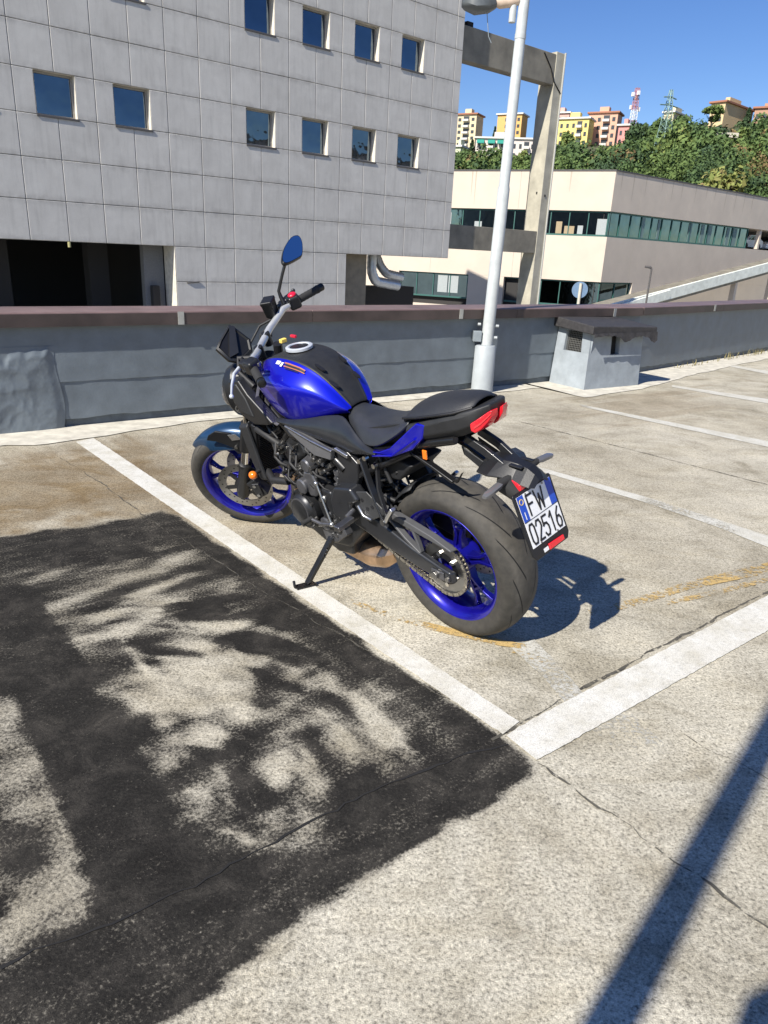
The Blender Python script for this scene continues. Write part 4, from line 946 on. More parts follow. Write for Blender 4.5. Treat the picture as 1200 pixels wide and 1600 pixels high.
lattice(o, .95, .5, h, 15, [M['mast_white'], M['mast_red'], M['mast_white'], M['mast_red'], M['mast_red']])
m = MB()
for z, a in ((.62, 0), (.66, 2), (.84, 1), (.88, 3.2), (.9, 4.5)): m.box((1.35*math.cos(a), 1.35*math.sin(a), h*z), (.7, .7, h*.075))
m.build('antenna_panel', M['mast_white'], o)

# ================================================================== the motorcycle
HD, LN = 2.349, .235                                            # heading, lean on the side stand
hf = np.array([math.cos(HD), math.sin(HD), 0]); hl = np.array([-math.sin(HD), math.cos(HD), 0]); hz = np.array([0, 0, 1.0])
bu = math.cos(LN)*hz+math.sin(LN)*hl; bl = math.cos(LN)*hl-math.sin(LN)*hz; BO = np.array([.35323, 2.57749, 0.002])
bike = empty('motorcycle', Matrix(((hf[0], bl[0], bu[0], BO[0]), (hf[1], bl[1], bu[1], BO[1]), (hf[2], bl[2], bu[2], BO[2]), (0, 0, 0, 1))))
tag(bike, 'blue and black naked motorcycle leaning on its side stand across the parking bay', 'motorcycle')
ST = .65; rake = math.radians(24.8); sax = np.array([-math.sin(rake), 0, math.cos(rake)]); sA = np.array([1.49, 0, 0])
def steer(P, d=ST):
    p = np.asarray(P, float)-sA; c, s = math.cos(d), math.sin(d)
    q = sA+p*c+np.cross(sax, p)*s+np.outer(p @ sax, sax)*(1-c)
    return q+np.array([0, 0, -.004])

def candy():
    m, t, p = nt('candy_blue_paint'); v = coord(t)
    lw = t.nodes.new('ShaderNodeLayerWeight'); lw.inputs[0].default_value = .35
    c = mix(t, lw.outputs['Facing'], (.004, .013, .66), (.028, .005, .24)); fl = noise(t, 900, 2, .5, v)
    c = mix(t, .25, c, ramp(t, fl, [(.35, .75), (.65, 1.25)]), 'MULTIPLY')
    t.links.new(c, p.inputs['Base Color']); p.inputs['Metallic'].default_value = .55; p.inputs['Roughness'].default_value = .28
    p.inputs['Coat Weight'].default_value = 1; p.inputs['Coat Roughness'].default_value = .03; return m
B_ = {'blue': candy(),
 'wheel_blue': pbr('wheel_blue_paint', (.010, .007, .29), .30, .5, .18, coat=.6),
 'spoke_shaded': pbr('spoke_shaded_blue', (.007, .006, .20), .3, .5, .18, coat=.5), 'fender': pbr('slate_blue_satin', (.014, .045, .10), .30, .35, .06, coat=.5),  # spokes: the wheel blue with shade put into the colour
 'plastic': pbr('black_plastic', (.010, .0105, .012), .40, 0, .15, bstr=.15, bscale=700),
 'matte': pbr('matt_black_plastic', (.015, .0155, .017), .55, 0, .15, bstr=.25, bscale=900),
 'satin': pbr('satin_black_cover', (.019, .020, .023), .30, .1, .1, coat=.25),
 'seat': pbr('seat_vinyl', (.026, .028, .033), .42, 0, .1, bstr=.35, bscale=520),
 'seat2': pbr('seat_vinyl_rear', (.020, .021, .024), .5, 0, .1, bstr=.5, bscale=420),
 'engine': pbr('engine_dark_metal', (.040, .041, .044), .38, .65, .2, vscale=30, bstr=.12, bscale=160),
 'engine2': pbr('engine_grey_metal', (.12, .12, .128), .38, .6, .2, vscale=30),
 'frame': pbr('frame_black', (.011, .011, .012), .38, .2, .1, coat=.2),
 'grey': pbr('gunmetal_cover', (.135, .135, .142), .45, .3, .08),
 'barsilver': pbr('satin_bar_metal', (.58, .59, .60), .38, .6, .1), 'lever': pbr('silver_lever', (.58, .61, .66), .42, .35, .05), 'alu': pbr('bare_aluminium', (.55, .55, .56), .28, .95, .12),
 'chrome': pbr('polished_steel', (.72, .70, .66), .14, 1.0, .06),
 'steel': pbr('brushed_steel', (.33, .325, .315), .38, 1.0, .15),
 'chain': pbr('chain_steel', (.33, .31, .27), .42, .9, .35, vscale=120),
 'exhaust': pbr('heat_tinted_steel', (.52, .36, .24), .36, .9, .35, vscale=14),
 'rubber': M['rubber'], 'hose': pbr('rubber_hose', (.015, .015, .016), .6),
 'red': pbr('red_lens', (.75, .016, .03), .16, 0, .1, coat=.6), 'redb': pbr('bright_red_lens', (.85, .05, .06), .2, 0, .05, coat=.6), 'orange': pbr('orange_lens', (.80, .18, .01), .2, 0, .1, coat=.5),
 'smoke': pbr('smoked_lens', (.10, .10, .105), .15, 0, .05, coat=.6), 'white': pbr('plate_white', (.78, .79, .80), .3, 0, .03, coat=.2), 'euro': pbr('plate_blue', (.01, .07, .46), .3, 0, .03, coat=.2),
 'ink': pbr('plate_black_ink', (.01, .01, .012), .5), 'yellow': pbr('yellow_tag', (.75, .55, .12), .5), 'redp': pbr('red_plastic', (.55, .01, .04), .35), 'labelo': pbr('orange_label', (.34, .12, .05), .5), 'green': pbr('green_sticker', (.05, .30, .14), .5),
 'blued': pbr('blue_sticker', (.03, .2, .7), .4)}
def tyre_mat():
    m, t, p = nt('tyre_rubber'); uv = t.nodes.new('ShaderNodeUVMap').outputs[0]; sep = t.nodes.new('ShaderNodeSeparateXYZ'); t.links.new(uv, sep.inputs[0])
    u, v = sep.outputs[0], sep.outputs[1]; a = math_(t, 'ABSOLUTE', math_(t, 'SUBTRACT', v, .5))
    sgn = math_(t, 'GREATER_THAN', v, .5)
    ph = math_(t, 'ADD', math_(t, 'ADD', math_(t, 'MULTIPLY', u, 12.0), math_(t, 'MULTIPLY', math_(t, 'POWER', a, 1.25), 9.0)), math_(t, 'MULTIPLY', sgn, .5))
    d = math_(t, 'ABSOLUTE', math_(t, 'SUBTRACT', math_(t, 'FRACT', ph), .5))
    band = math_(t, 'MULTIPLY', math_(t, 'GREATER_THAN', a, .05), math_(t, 'LESS_THAN', a, .215))
    sipe = math_(t, 'MULTIPLY', math_(t, 'LESS_THAN', d, .048), band)
    n = noise(t, 35, 5, .6, coord(t)); f = noise(t, 420, 2, .5, coord(t))
    c = ramp(t, n, [(.3, (.050, .047, .042)), (.7, (.080, .074, .064))]); scr = ramp(t, math_(t, 'ABSOLUTE', math_(t, 'SUBTRACT', v, .5)), [(.0, .9), (.1, 1.0), (.17, 1.25), (.22, .85), (.26, .62)])
    c = mix(t, .8, c, scr, 'MULTIPLY'); c = mix(t, sipe, c, (.008, .008, .008)); t.links.new(c, p.inputs['Base Color']); p.inputs['Roughness'].default_value = .68; p.inputs['Specular IOR Level'].default_value = .35
    bump(t, p, math_(t, 'SUBTRACT', math_(t, 'MULTIPLY', f, .25), math_(t, 'MULTIPLY', sipe, 2.0)), .7, .003); return m
B_['tyre'] = tyre_mat()
def tyre(name, c, R, w, bead, parent, fun=None):
    h = w/2; prof = [(.222, -bead), (.232, -bead-.006), (R-.066, -h+.004), (R-.048, -h)]
    k = 9; prof += [(R-.048+.048*math.sin(math.pi/2*i/k), -h*math.cos(math.pi/2*i/k)) for i in range(1, k+1)]
    prof += [(a, -b) for a, b in reversed(prof[:-1])]
    mb = MB().lathe(prof, c, 'y', 96, False)
    if fun: mb.xf(fun)
    me = bpy.data.meshes.new(name); me.from_pydata(mb.v, [], mb.f); uvl = me.uv_layers.new(name='UVMap'); m_ = len(prof); s = np.concatenate([[0], np.cumsum(np.hypot(*np.diff(np.array(prof), axis=0).T))]); s /= s[-1]
    for poly in me.polygons:
        vi = [me.loops[l].vertex_index for l in poly.loop_indices]; wrap = max(i//m_ for i in vi)-min(i//m_ for i in vi) > 2
        for l, i in zip(poly.loop_indices, vi):
            a = i//m_; a = a+96 if wrap and a == 0 else a; uvl.data[l].uv = (a/96, s[i % m_])
    bm = bmesh.new(); bm.from_mesh(me); bmesh.ops.recalc_face_normals(bm, faces=bm.faces); bm.to_mesh(me); bm.free(); me.shade_smooth(); me.materials.append(B_['tyre'])
    o = bpy.data.objects.new(name, me); COL.objects.link(o); o.parent = parent
def wheel(c, R, w, rim_w, hub_r, fun, name='wheel'):
    root = empty(name); root.parent = bike; b = rim_w/2
    X = fun or (lambda P: P)
    tyre('tyre', c, R, w, b-.004, root, fun)
    lip = [(.234, b), (.231, b+.003), (.226, b+.001), (.212, b-.012), (.204, b-.03), (.198, 0), (.204, -b+.03), (.212, -b+.012), (.226, -b-.001), (.231, -b-.003), (.234, -b), (.224, -b+.008), (.216, 0), (.224, b-.008)]
    MB().lathe(lip, c, 'y', 96).xf(X).build('rim', B_['wheel_blue'], root, smooth=50)
    for k in range(5):
        a = 2*math.pi*k/5+.35; sp = MB()
        for s in (-1, 1):
            p0 = a+s*.16; p1 = a+s*.255
            P = lambda rr, an, y: np.array(c)+np.array([rr*math.cos(an), y, rr*math.sin(an)])
            rad = np.array([math.cos(a), 0, math.sin(a)])
            sp.bar([P(hub_r-.006, a+s*.30, .0), P(.10, p0*.6+a*.4, .012*0), P(.16, p0, 0), P(.203, p1, 0)], [.017, .013, .012, .018], [.046, .028, .022, .030], upv=(0, 1, 0))
        sp.bar([np.array(c)+rad*.135-np.cross(rad, (0,1,0))*.03, np.array(c)+rad*.135+np.cross(rad, (0,1,0))*.03], .014, .02, upv=(0, 1, 0))
        sp.xf(X).build('spoke', B_['spoke_shaded'], root, bevel=.004)
    MB().lathe([(hub_r, .05), (hub_r*.8, .062), (.018, .064), (.018, -.064), (hub_r*.8, -.062), (hub_r, -.05)], c, 'y', 40).xf(X).build('hub', B_['wheel_blue'], root, smooth=40)
    return root, X
RC, FC = (0, 0, .315), (1.40, 0, .300)
rw, _ = wheel(RC, .318, .184, .152, .058, None)
fw, SX = wheel(FC, .301, .122, .102, .045, steer)
def disc(c, y, r_o, r_i, parent, X):
    MB().lathe([(r_o, y+.0022), (r_o, y-.0022), (r_i, y-.0022), (r_i, y+.0022)], c, 'y', 64).xf(X).build('brake_disc', B_['steel'], parent, smooth=30)
    m = MB()
    for k in range(6):
        a = k*math.pi/3; p = lambda rr: np.array(c)+np.array([rr*math.cos(a), y, rr*math.sin(a)]); m.bar([p(r_i+.005), p(.05)], .022, .005, upv=(0, 1, 0))
    m.lathe([(.055, y+.003), (.055, y-.003), (.04, y-.003), (.04, y+.003)], c, 'y', 30)
    m.xf(X).build('disc_carrier', B_['engine'], parent)
    h = MB(); N_ = 30
    for k in range(N_):
        a = 2*math.pi*k/N_; rr = r_i+.010+(r_o-r_i-.02)*((k % 3)/2); h.cyl(np.array(c)+np.array([rr*math.cos(a), y-.003, rr*math.sin(a)]), np.array(c)+np.array([rr*math.cos(a), y+.003, rr*math.sin(a)]), .0042, 8)
    h.xf(X).build('disc_holes', B_['ink'], parent)['kind'] = 'stuff'
disc(FC, .072, .141, .098, fw, SX); disc(FC, -.072, .141, .098, fw, SX); disc(RC, -.095, .1225, .085, rw, lambda P: P)
# --- fork, brakes, mudguard (all turn with the bars)
def on_fork(y, s, fwd=0.0):                                     # s: distance up the leg from the axle
    return np.array(FC)+np.array([0, y, 0])+sax*s+np.array([math.cos(rake), 0, math.sin(rake)])*fwd
for y in (.103, -.103):
    MB().tube([on_fork(y, .02), on_fork(y, .60)], .0205, 20).xf(steer).build('fork_tube', B_['chrome'], bike, smooth=40)
    MB().tube([on_fork(y, -.035), on_fork(y, -.03), on_fork(y, .0), on_fork(y, .155), on_fork(y, .16), on_fork(y, .185), on_fork(y, .19)], [.012, .03, .034, .028, .031, .031, .022], 22).xf(steer).build('fork_leg', B_['plastic'], bike, smooth=40)
    MB().tube([on_fork(y, .27), on_fork(y, .275), on_fork(y, .44), on_fork(y, .445)], [.022, .029, .030, .022], 22).xf(steer).build('fork_cover', B_['plastic'], bike, smooth=40)
    q = on_fork(y, .06, -.075); ca = MB().box(q, (.055, .062, .105), np.array([[math.cos(.4), 0, math.sin(.4)], [0, 1, 0], [-math.sin(.4), 0, math.cos(.4)]])); ca.box(q+np.array([-.004, math.copysign(.03, y), 0]), (.04, .02, .08)); ca.bar([on_fork(y, .02, -.01), q, on_fork(y, .11, -.01)], .02, .03, upv=(0, 1, 0))
    cal = ca.xf(steer).build('brake_caliper', B_['engine'], bike, bevel=.007)
    m = MB()
    for dz in (-.03, .03): m.cyl(q+np.array([0, math.copysign(.035, y), dz]), q+np.array([0, math.copysign(.046, y), dz]), .009, 10)
    m.xf(steer).build('caliper_bolt', B_['steel'], cal)
    MB().tube([q+np.array([-.01, 0, .05]), on_fork(y, .2, -.07), on_fork(y*.8, .36, -.05), on_fork(y*.4, .5, -.03)], .005, 8).xf(steer).build('brake_hose', B_['hose'], bike, smooth=60)
MB().cyl((1.40, .125, .300), (1.40, -.125, .300), .014, 16).xf(steer).build('front_axle', B_['steel'], bike)
fc = np.array(FC); rows = []
for k in range(18):
    a = math.radians(166-k*7.0); t = k/17; wd_ = (.058+.016*math.sin(math.pi*t))*min(1, .25+t*5, .30+(1-t)*3.6)
    R1 = .322+.012*math.sin(math.pi*t); row = []
    for j in range(11):
        u = -1+2*j/10; dep = .080*abs(u)**2.4*(.75+.5*math.exp(-((t-.62)/.25)**2)); rr = R1-dep
        row.append(fc+np.array([rr*math.cos(a), wd_*math.copysign(abs(u)**.75, u)*1.08, rr*math.sin(a)]))
    rows.append(row)
MB().grid(rows).xf(steer).build('mudguard', B_['fender'], bike, smooth=180, sub=1, solid=.004)
for s in (1,):
    br = MB().plate([(1.405, .66), (1.34, .64), (1.27, .555), (1.29, .52), (1.335, .515), (1.36, .56), (1.42, .60), (1.47, .615), (1.45, .64)], s*.078, s*.088, 1); br.xf(steer).build('mudguard_bracket', B_['plastic'], bike, bevel=.003)
    MB().plate([(1.29, .60), (1.34, .60), (1.35, .635), (1.31, .635)], s*.0885, s*.092, 1).xf(steer).build('reflector', B_['smoke'] if s < 0 else B_['alu'], bike, bevel=.002)
    m = MB()
    for xx, zz in ((1.335, .56), (1.30, .545)): m.cyl((xx, s*.088, zz), (xx, s*.096, zz), .009, 10)
    m.xf(steer).build('bolt', B_['steel'], bike)
# triple clamps, headlight, meter, handlebar
m = MB(); top = on_fork(0, .62); m.box(on_fork(0, .585), (.075, .25, .03), np.array([[math.cos(rake), 0, -math.sin(rake)], [0, 1, 0], [math.sin(rake), 0, math.cos(rake)]]).T); m.box(on_fork(0, .43), (.075, .25, .035), np.array([[math.cos(rake), 0, -math.sin(rake)], [0, 1, 0], [math.sin(rake), 0, math.cos(rake)]]).T)
m.xf(steer).build('triple_clamp', B_['engine'], bike, bevel=.008)
MB().tube([(1.085, 0, .78), (1.02, 0, .97)], .034, 18).build('steering_head', B_['frame'], bike, smooth=40)
hb = [(.915, .375, 1.068), (.985, .26, 1.075), (1.01, .21, 1.072), (1.035, .10, 1.035), (1.04, .06, 1.03), (1.04, -.06, 1.03), (1.035, -.10, 1.035), (.99, -.21, 1.062), (.955, -.26, 1.06), (.865, -.395, 1.045)]
MB().tube(hb, [.0115, .0125, .014, .0155, .0155, .0155, .0155, .014, .0125, .0115], 16).xf(steer).build('handlebar', B_['barsilver'], bike, smooth=50)
for s in (-1, 1):
    MB().cyl((1.04, s*.055, .985), (1.04, s*.055, 1.045), .02, 14).xf(steer).build('bar_clamp', B_['engine'], bike, bevel=.003)
    g0, g1 = (np.array([.945, s*.275, 1.058]), np.array([.872, s*.385, 1.046])) if s < 0 else (np.array([.978, .275, 1.074]), np.array([.922, .365, 1.068])); d_ = (g1-g0)
    MB().tube([g0, g0+d_*.05, g0+d_*.06]+[g0+d_*(.08+.84*k/11) for k in range(12)]+[g0+d_*.96, g1], [.014, .021, .0165]+[.0165+.0012*(k % 2) for k in range(12)]+[.0185, .0185], 18).xf(steer).build('grip', B_['rubber'], bike, smooth=40)
    MB().tube([g1, g1+d_*.06, g1+d_*.20, g1+d_*.23], [.014, .0175, .0175, .012], 16).xf(steer).build('bar_end', B_['plastic'], bike, smooth=40)
    sw = MB().box(g0-d_*.10+np.array([0, 0, .004]), (.055, .055, .062), np.array([[.83, s*.55, 0], [-s*.55, .83, 0], [0, 0, 1]])); sh_ = sw.xf(steer).build('switch_housing', B_['plastic'], bike, bevel=.012, seg=3)
    if s < 0: MB().ball(g0-d_*.10+np.array([-.002, 0, .037]), (.020, .022, .010), 12, 8).xf(steer).build('stop_switch', B_['redp'], sh_, smooth=180)
    else: MB().box(g0-d_*.12+np.array([-.03, 0, .01]), (.012, .02, .015)).xf(steer).build('indicator_switch', B_['smoke'], sh_, bevel=.003)
    pz = g0-d_*.34+np.array([.022, 0, .0]); MB().box(pz, (.06, .035, .032), np.array([[.83, s*.55, 0], [-s*.55, .83, 0], [0, 0, 1]])).xf(steer).build('lever_perch', B_['engine'], bike, bevel=.006)
    l0 = pz+np.array([.028, s*.012, -.002]); lv = MB().tube([l0, l0+np.array([.012, s*.035, -.004]), l0+np.array([.002, s*.105, -.012]), l0+np.array([-.014, s*.165, -.018])], [.009, .009, .007, .006], 10, sx=.7); lv.ball(l0+np.array([-.016, s*.170, -.018]), .0095, 10, 8)
    lv.xf(steer).build('lever', B_['lever'] if s > 0 else B_['engine'], bike, smooth=60)
# mirror on the right bar end
mr = empty('mirror'); mr.parent = bike
sb = np.array([.985, -.232, 1.075])
MB().tube([sb, sb+np.array([.010, -.012, .03]), sb+np.array([.012, -.018, .055]), sb+np.array([-.02, -.045, .115]), sb+np.array([-.055, -.078, .175])], [.011, .009, .0075, .007, .0075], 12).xf(steer).build('stem', B_['plastic'], mr, smooth=60)
MP = [(440,408),(442,393),(446,383),(454,371),(462,367),(469,369),(473,380),(473,398),(468,402),(447,413)]      # outline in the photo -> real plane of the mirror
m_c = steer(np.array([sb+np.array([-.075, -.10, .225])]))[0]; mwc = BO+m_c[0]*hf+m_c[1]*bl+m_c[2]*bu
e2c = EYE-mwc; e2c /= np.linalg.norm(e2c); want = np.array([.30, .42, .86]); mn = e2c+want/np.linalg.norm(want); mn /= np.linalg.norm(mn)
mpw = onplane(MP, mwc, mn); Mb = np.stack([hf, bl, bu], 1); mpl = (mpw-BO) @ Mb; mnl = mn @ Mb; cc = mpl.mean(0)
def smooth_loop(P, n=2):
    for _ in range(n):
        Q_ = np.empty((2*len(P), 3)); Q_[0::2] = P*.75+np.roll(P, -1, 0)*.25; Q_[1::2] = P*.25+np.roll(P, -1, 0)*.75; P = Q_
    return P
mpl = smooth_loop(mpl); mpl = cc+(mpl-cc)*1.03
MB().loft([cc+(mpl-cc)*.93-mnl*.0015, cc+(mpl-cc)*.965+mnl*.001, mpl-mnl*.004, mpl-mnl*.012, cc+(mpl-cc)*.75-mnl*.03, cc+(mpl-cc)*.2-mnl*.036]).build('shell', B_['plastic'], mr, smooth=50)
mg = bpy.data.materials.new('mirror_glass'); mg.use_nodes = True; pg = mg.node_tree.nodes['Principled BSDF']; pg.inputs['Metallic'].default_value = 1; pg.inputs['Roughness'].default_value = .02
tt_ = mg.node_tree; tt_.links.new(ramp(tt_, noise(tt_, 3, 2, .5, coord(tt_)), [(.3, (.66, .84, 1.0)), (.7, (.70, .88, 1.0))]), pg.inputs['Base Color'])
MB().add(list(cc+(mpl-cc)*.93+mnl*.0012), [tuple(range(len(mpl)))]).build('mirror_glass', mg, mr)
# brake fluid reservoir ahead of the right bar
rsv = MB().loft([[np.array([1.035, -.185, 1.0])+np.array([x*k, y*k, z]) for x, y in ((-.024,-.03),(.024,-.03),(.024,.03),(-.024,.03))] for z, k in ((.05, .75), (.06, .95), (.115, 1.05), (.12, 1.12), (.132, 1.12))])
rsv.xf(steer).build('brake_reservoir', B_['plastic'], bike, bevel=.005)
MB().tube([(1.04, -.18, 1.06), (1.06, -.16, 1.0), (1.05, -.12, .99)], .006, 8).xf(steer).build('reservoir_hose', B_['hose'], bike)
# instrument cluster: dark hooded display on the bars
IC = [(357,508),(366,511),(391,530),(395,548),(377,566),(358,563),(338,545),(343,532)]
i_c = steer(np.array([(1.150, -.005, 1.045)]))[0]; iw = BO+i_c[0]*hf+i_c[1]*bl+i_c[2]*bu; inn = (EYE-iw)/np.linalg.norm(EYE-iw)+np.array([.35, -.1, .75]); inn /= np.linalg.norm(inn)
ipl = (onplane(IC, iw, inn)-BO) @ np.stack([hf, bl, bu], 1); inl = inn @ np.stack([hf, bl, bu], 1); icc = ipl.mean(0)
sc_ = lambda k, h: list(icc+(ipl-icc)*k+inl*h)
ico = MB().loft([sc_(.80, -.002), sc_(.88, .004), sc_(1.0, .0), sc_(1.02, -.012), sc_(.80, -.045), sc_(.4, -.06)]).build('instrument_cluster', B_['plastic'], bike, smooth=30)
MB().add(sc_(.78, -.001), [tuple(range(8))]).build('display', pbr('dark_display_glass', (.010, .010, .011), .35, 0, .1), ico)
q5 = [icc+(ipl[k]-icc)*f+inl*h for k, f, h in ((0, .95, .006), (1, .95, .008), (4, .55, .010), (5, .9, .006), (5, .75, .004), (0, .7, .004))]
MB().add(q5, [(0, 1, 2, 3), (0, 3, 4, 5)]).build('hood', B_['satin'], ico, solid=.004)
# headlight nacelle
hlm = MB(); hc = np.array([1.165, 0, .835])
for_ = [(.00, .060, .075), (.015, .095, .105), (.055, .108, .118), (.095, .098, .105), (.118, .075, .080), (.126, .045, .05)]
hlm.loft([[hc+np.array([dx-.12*(zz*.7)*0, w_*math.cos(t), h_*math.sin(t)*(1.0 if math.sin(t) > 0 else 1.25)-.02*dx/.13]) for t in np.linspace(0, 2*math.pi, 25)[:-1]] for dx, w_, h_ in for_ for zz in (0,)])
hlo = hlm.xf(steer).build('headlight', B_['plastic'], bike, smooth=22)
MB().lathe([(.0, .150), (.035, .148), (.055, .14), (.06, .128)], hc+np.array([0, 0, -.03]), (1, 0, 0), 24, False).xf(steer).build('lens', B_['smoke'], hlo, smooth=60)
for s in (-1, 1):
    em = MB().lathe([(.020, .003), (.020, -.003), (.016, -.003), (.016, .003)], (1.215, s*.112, .785), 'y', 24)
    for k in range(3): a = math.pi/2+k*2*math.pi/3; em.bar([(1.215, s*.112, .785), (1.215+.017*math.cos(a), s*.112, .785+.017*math.sin(a))], .004, .005, upv=(0, 1, 0))
    em.xf(steer).build('emblem', B_['alu'], hlo)
    MB().bar([(1.11, s*.105, .84), (1.2, s*.105, .85)], .012, .03, upv=(0, 0, 1)).xf(steer).build('headlight_bracket', B_['plastic'], bike)
# ignition lock with tag, cables in front of the tank
MB().cyl((.985, 0, .975), (.975, 0, 1.015), .02, 14).xf(lambda P: steer(P)).build('ignition_lock', B_['engine'], bike)
MB().box((.93, -.02, 1.035), (.02, .03, .018)).build('key_tag', B_['yellow'], bike, bevel=.004)
MB().box((.885, -.045, 1.052), (.035, .012, .012)).build('key_strap', B_['redp'], bike, bevel=.003)
m = MB()
for y0, y1, k in ((.20, .03, 0), (.17, -.02, .02), (.22, .06, .05), (-.19, .02, 0), (-.16, -.04, .03)):
    P = steer(np.array([(1.0, y0, 1.05), (1.09, y0*.7, 1.04-k)])); m.tube([P[0], P[1], (1.15, y1+.02, .97-k), (1.10, y1, .87), (1.0, y1*1.6, .80)], .0055, 8)
m.build('control_cable', B_['hose'], bike, smooth=60)
MB().tube([steer(np.array([(1.03, .07, 1.0)]))[0], (1.08, .12, .98), (1.05, .15, .93), (.97, .14, .88)], .012, 10).build('wiring_sleeve', B_['hose'], bike, smooth=60)
# --- fuel tank: lofted sections front to back (half width at bottom, widest, shoulder; heights)
SEC = [ # x,   zb,   wb,   zc,   wc,   zs,    ws,   zt
 (.985, .862, .085, .895, .100, .945, .080, .965),
 (.955, .838, .115, .900, .135, .975, .092, .992),
 (.900, .805, .140, .905, .165, 1.005, .098, 1.018),
 (.820, .768, .150, .910, .178, 1.022, .100, 1.035),
 (.740, .768, .155, .918, .182, 1.022, .098, 1.036),
 (.665, .786, .148, .920, .170, 1.010, .092, 1.026),
 (.605, .800, .128, .914, .146, .984, .082, 1.002),
 (.555, .812, .108, .898, .122, .950, .072, .968),
 (.515, .820, .090, .876, .101, .914, .062, .930),
 (.485, .824, .074, .856, .083, .880, .052, .894),
 (.462, .826, .060, .842, .066, .856, .044, .868)]
SEC = [(x, zb, wb, zc, wc, zs_-.007, ws, zt_-.009) for x, zb, wb, zc, wc, zs_, ws, zt_ in SEC]
for s in (-1, 1):
    G = []
    for x, zb, wb, zc, wc, zs_, ws, zt_ in SEC:
        wb = wb-.008; G.append([(x, s*wb*.95, zb), (x, s*(wb*.55+wc*.45), zb*.62+zc*.38), (x, s*(wc*.88+wb*.12), zb*.22+zc*.78), (x, s*wc, zc+.004), (x, s*(wc*.93+ws*.07), zc*.72+zs_*.28), (x, s*(wc*.42+ws*.58), zc*.30+zs_*.70), (x, s*ws*1.03, zs_-.006), (x, s*ws*.97, zs_)])
    MB().grid(G).build('tank_panel', B_['blue'], bike, smooth=180, sub=2, solid=.004)
G = []
for x, zb, wb, zc, wc, zs_, ws, zt_ in SEC:
    G.append([(x, ws*1.0*u, zs_-.004+(zt_-zs_)*(1-abs(u)**2.4)+.005*(abs(u) > .8)) for u in (-1, -.86, -.78, -.45, 0, .45, .78, .86, 1)])
MB().grid(G).build('tank_cover', B_['matte'], bike, smooth=180, sub=2, solid=.012)
for x, s in ((.60, 1), (.53, 1), (.60, -1), (.53, -1)):
    z = np.interp(x, [q[0] for q in SEC][::-1], [q[6+1] for q in SEC][::-1]); MB().loft([[(x+a*.026+dz*.4, s*(.058+b*.008), z+.004-.40*(a*.026)*(-1)*(1)-dz) for a, b in ((-1,-.3),(-.6,-1),(.7,-.6),(1,.4),(.5,1),(-.7,.6))] for dz in (0, .006)]).build('cover_slot', B_['ink'], bike)
fp = empty('fuel_cap'); fp.parent = bike; fp.location = (.795, 0, 1.031)
MB().lathe([(.056, -.006), (.056, .004), (.053, .006), (.043, .006), (.041, .002), (.0, .002)], (0, 0, 0), 'z', 36, False).build('cap_ring', B_['lever'], fp, smooth=40)
MB().lathe([(.040, .001), (.038, .004), (0, .0045)], (0, 0, 0), 'z', 30, False).build('cap_disc', B_['plastic'], fp, smooth=40)
# warning sticker on the left shoulder of the tank
def on_tank(x, f, s=1, lift=.004):
    c = [np.interp(x, [q[0] for q in SEC][::-1], [q[i] for q in SEC][::-1]) for i in range(8)]; zc, wc, zs_, ws = c[3], c[4], c[5], c[6]
    P = [(wc, zc+.004), (wc*.93+ws*.07, zc*.72+zs_*.28), (wc*.42+ws*.58, zc*.30+zs_*.70), (ws*1.03, zs_-.006)]
    q = f*3; i = min(2, int(q)); k = q-i; y = P[i][0]*(1-k)+P[i+1][0]*k; z = P[i][1]*(1-k)+P[i+1][1]*k
    return (x, s*(y+lift*.8), z+lift)
for (xa, xb, fa, fb, mt) in ((.80, .775, .80, .93, 'white'), (.768, .755, .74, .90, 'white'), (.75, .64, .88, .93, 'labelo'), (.745, .635, .76, .80, 'labelo'), (.74, .64, .81, .87, 'ink'), (.735, .66, .70, .73, 'ink')):
    MB().grid([[on_tank(xa+(xb-xa)*i/5, fa+(fb-fa)*j/2, 1, .0045) for j in range(3)] for i in range(6)]).build('sticker', B_[mt], bike)
MB().grid([[on_tank(.95-.012*i, .06+.04*j, 1, .004) for j in range(3)] for i in range(5)]).build('sticker', B_['blued'], bike)
# side scoops and radiator shrouds
for s in (-1, 1):
    sc_p = [(1.115, .905), (1.02, .925), (.965, .865), (.875, .805), (.80, .755), (.86, .735), (.955, .718), (1.055, .742), (1.10, .80)]
    MB().plate(sc_p, s*.145, s*.188, 1, .90).build('air_scoop', B_['plastic'], bike, bevel=.008, seg=3)
    MB().plate([(1.09, .885), (1.03, .90), (.975, .84), (.94, .76), (1.03, .765), (1.075, .81)], s*.186, s*.194, 1, .9).build('scoop_panel', B_['grey'] if s < 0 else B_['matte'], bike, bevel=.004)
    MB().bar([on_tank(.985, .0, s, -.004), (.93, s*.172, .83), (.86, s*.178, .772), (.80, s*.170, .752)], .006, .012, upv=(0, 1, 0)).build('scoop_trim', B_['grey'], bike)
    MB().plate([(1.14, .68), (1.07, .70), (1.02, .49), (1.00, .43), (1.05, .42), (1.09, .50)], s*.150, s*.166, 1, .9).build('radiator_shroud', B_['matte'], bike, bevel=.006)
rad = MB(); Rr = np.array([[math.cos(-.18), 0, math.sin(-.18)], [0, 1, 0], [-math.sin(-.18), 0, math.cos(-.18)]])
rad.box((1.075, 0, .56), (.03, .29, .26), Rr); rado = rad.build('radiator', B_['engine'], bike, bevel=.006)
f_ = MB()
for k in range(26): f_.box(np.array([1.075, 0, .56])+Rr @ np.array([-.017, 0, -.12+k*.0096]), (.004, .26, .003), Rr)
f_.build('radiator_fins', B_['ink'], rado)['kind'] = 'stuff'
MB().tube([(1.06, .12, .66), (1.0, .15, .68), (.90, .12, .62)], .016, 12).build('coolant_hose', B_['hose'], bike, smooth=60)
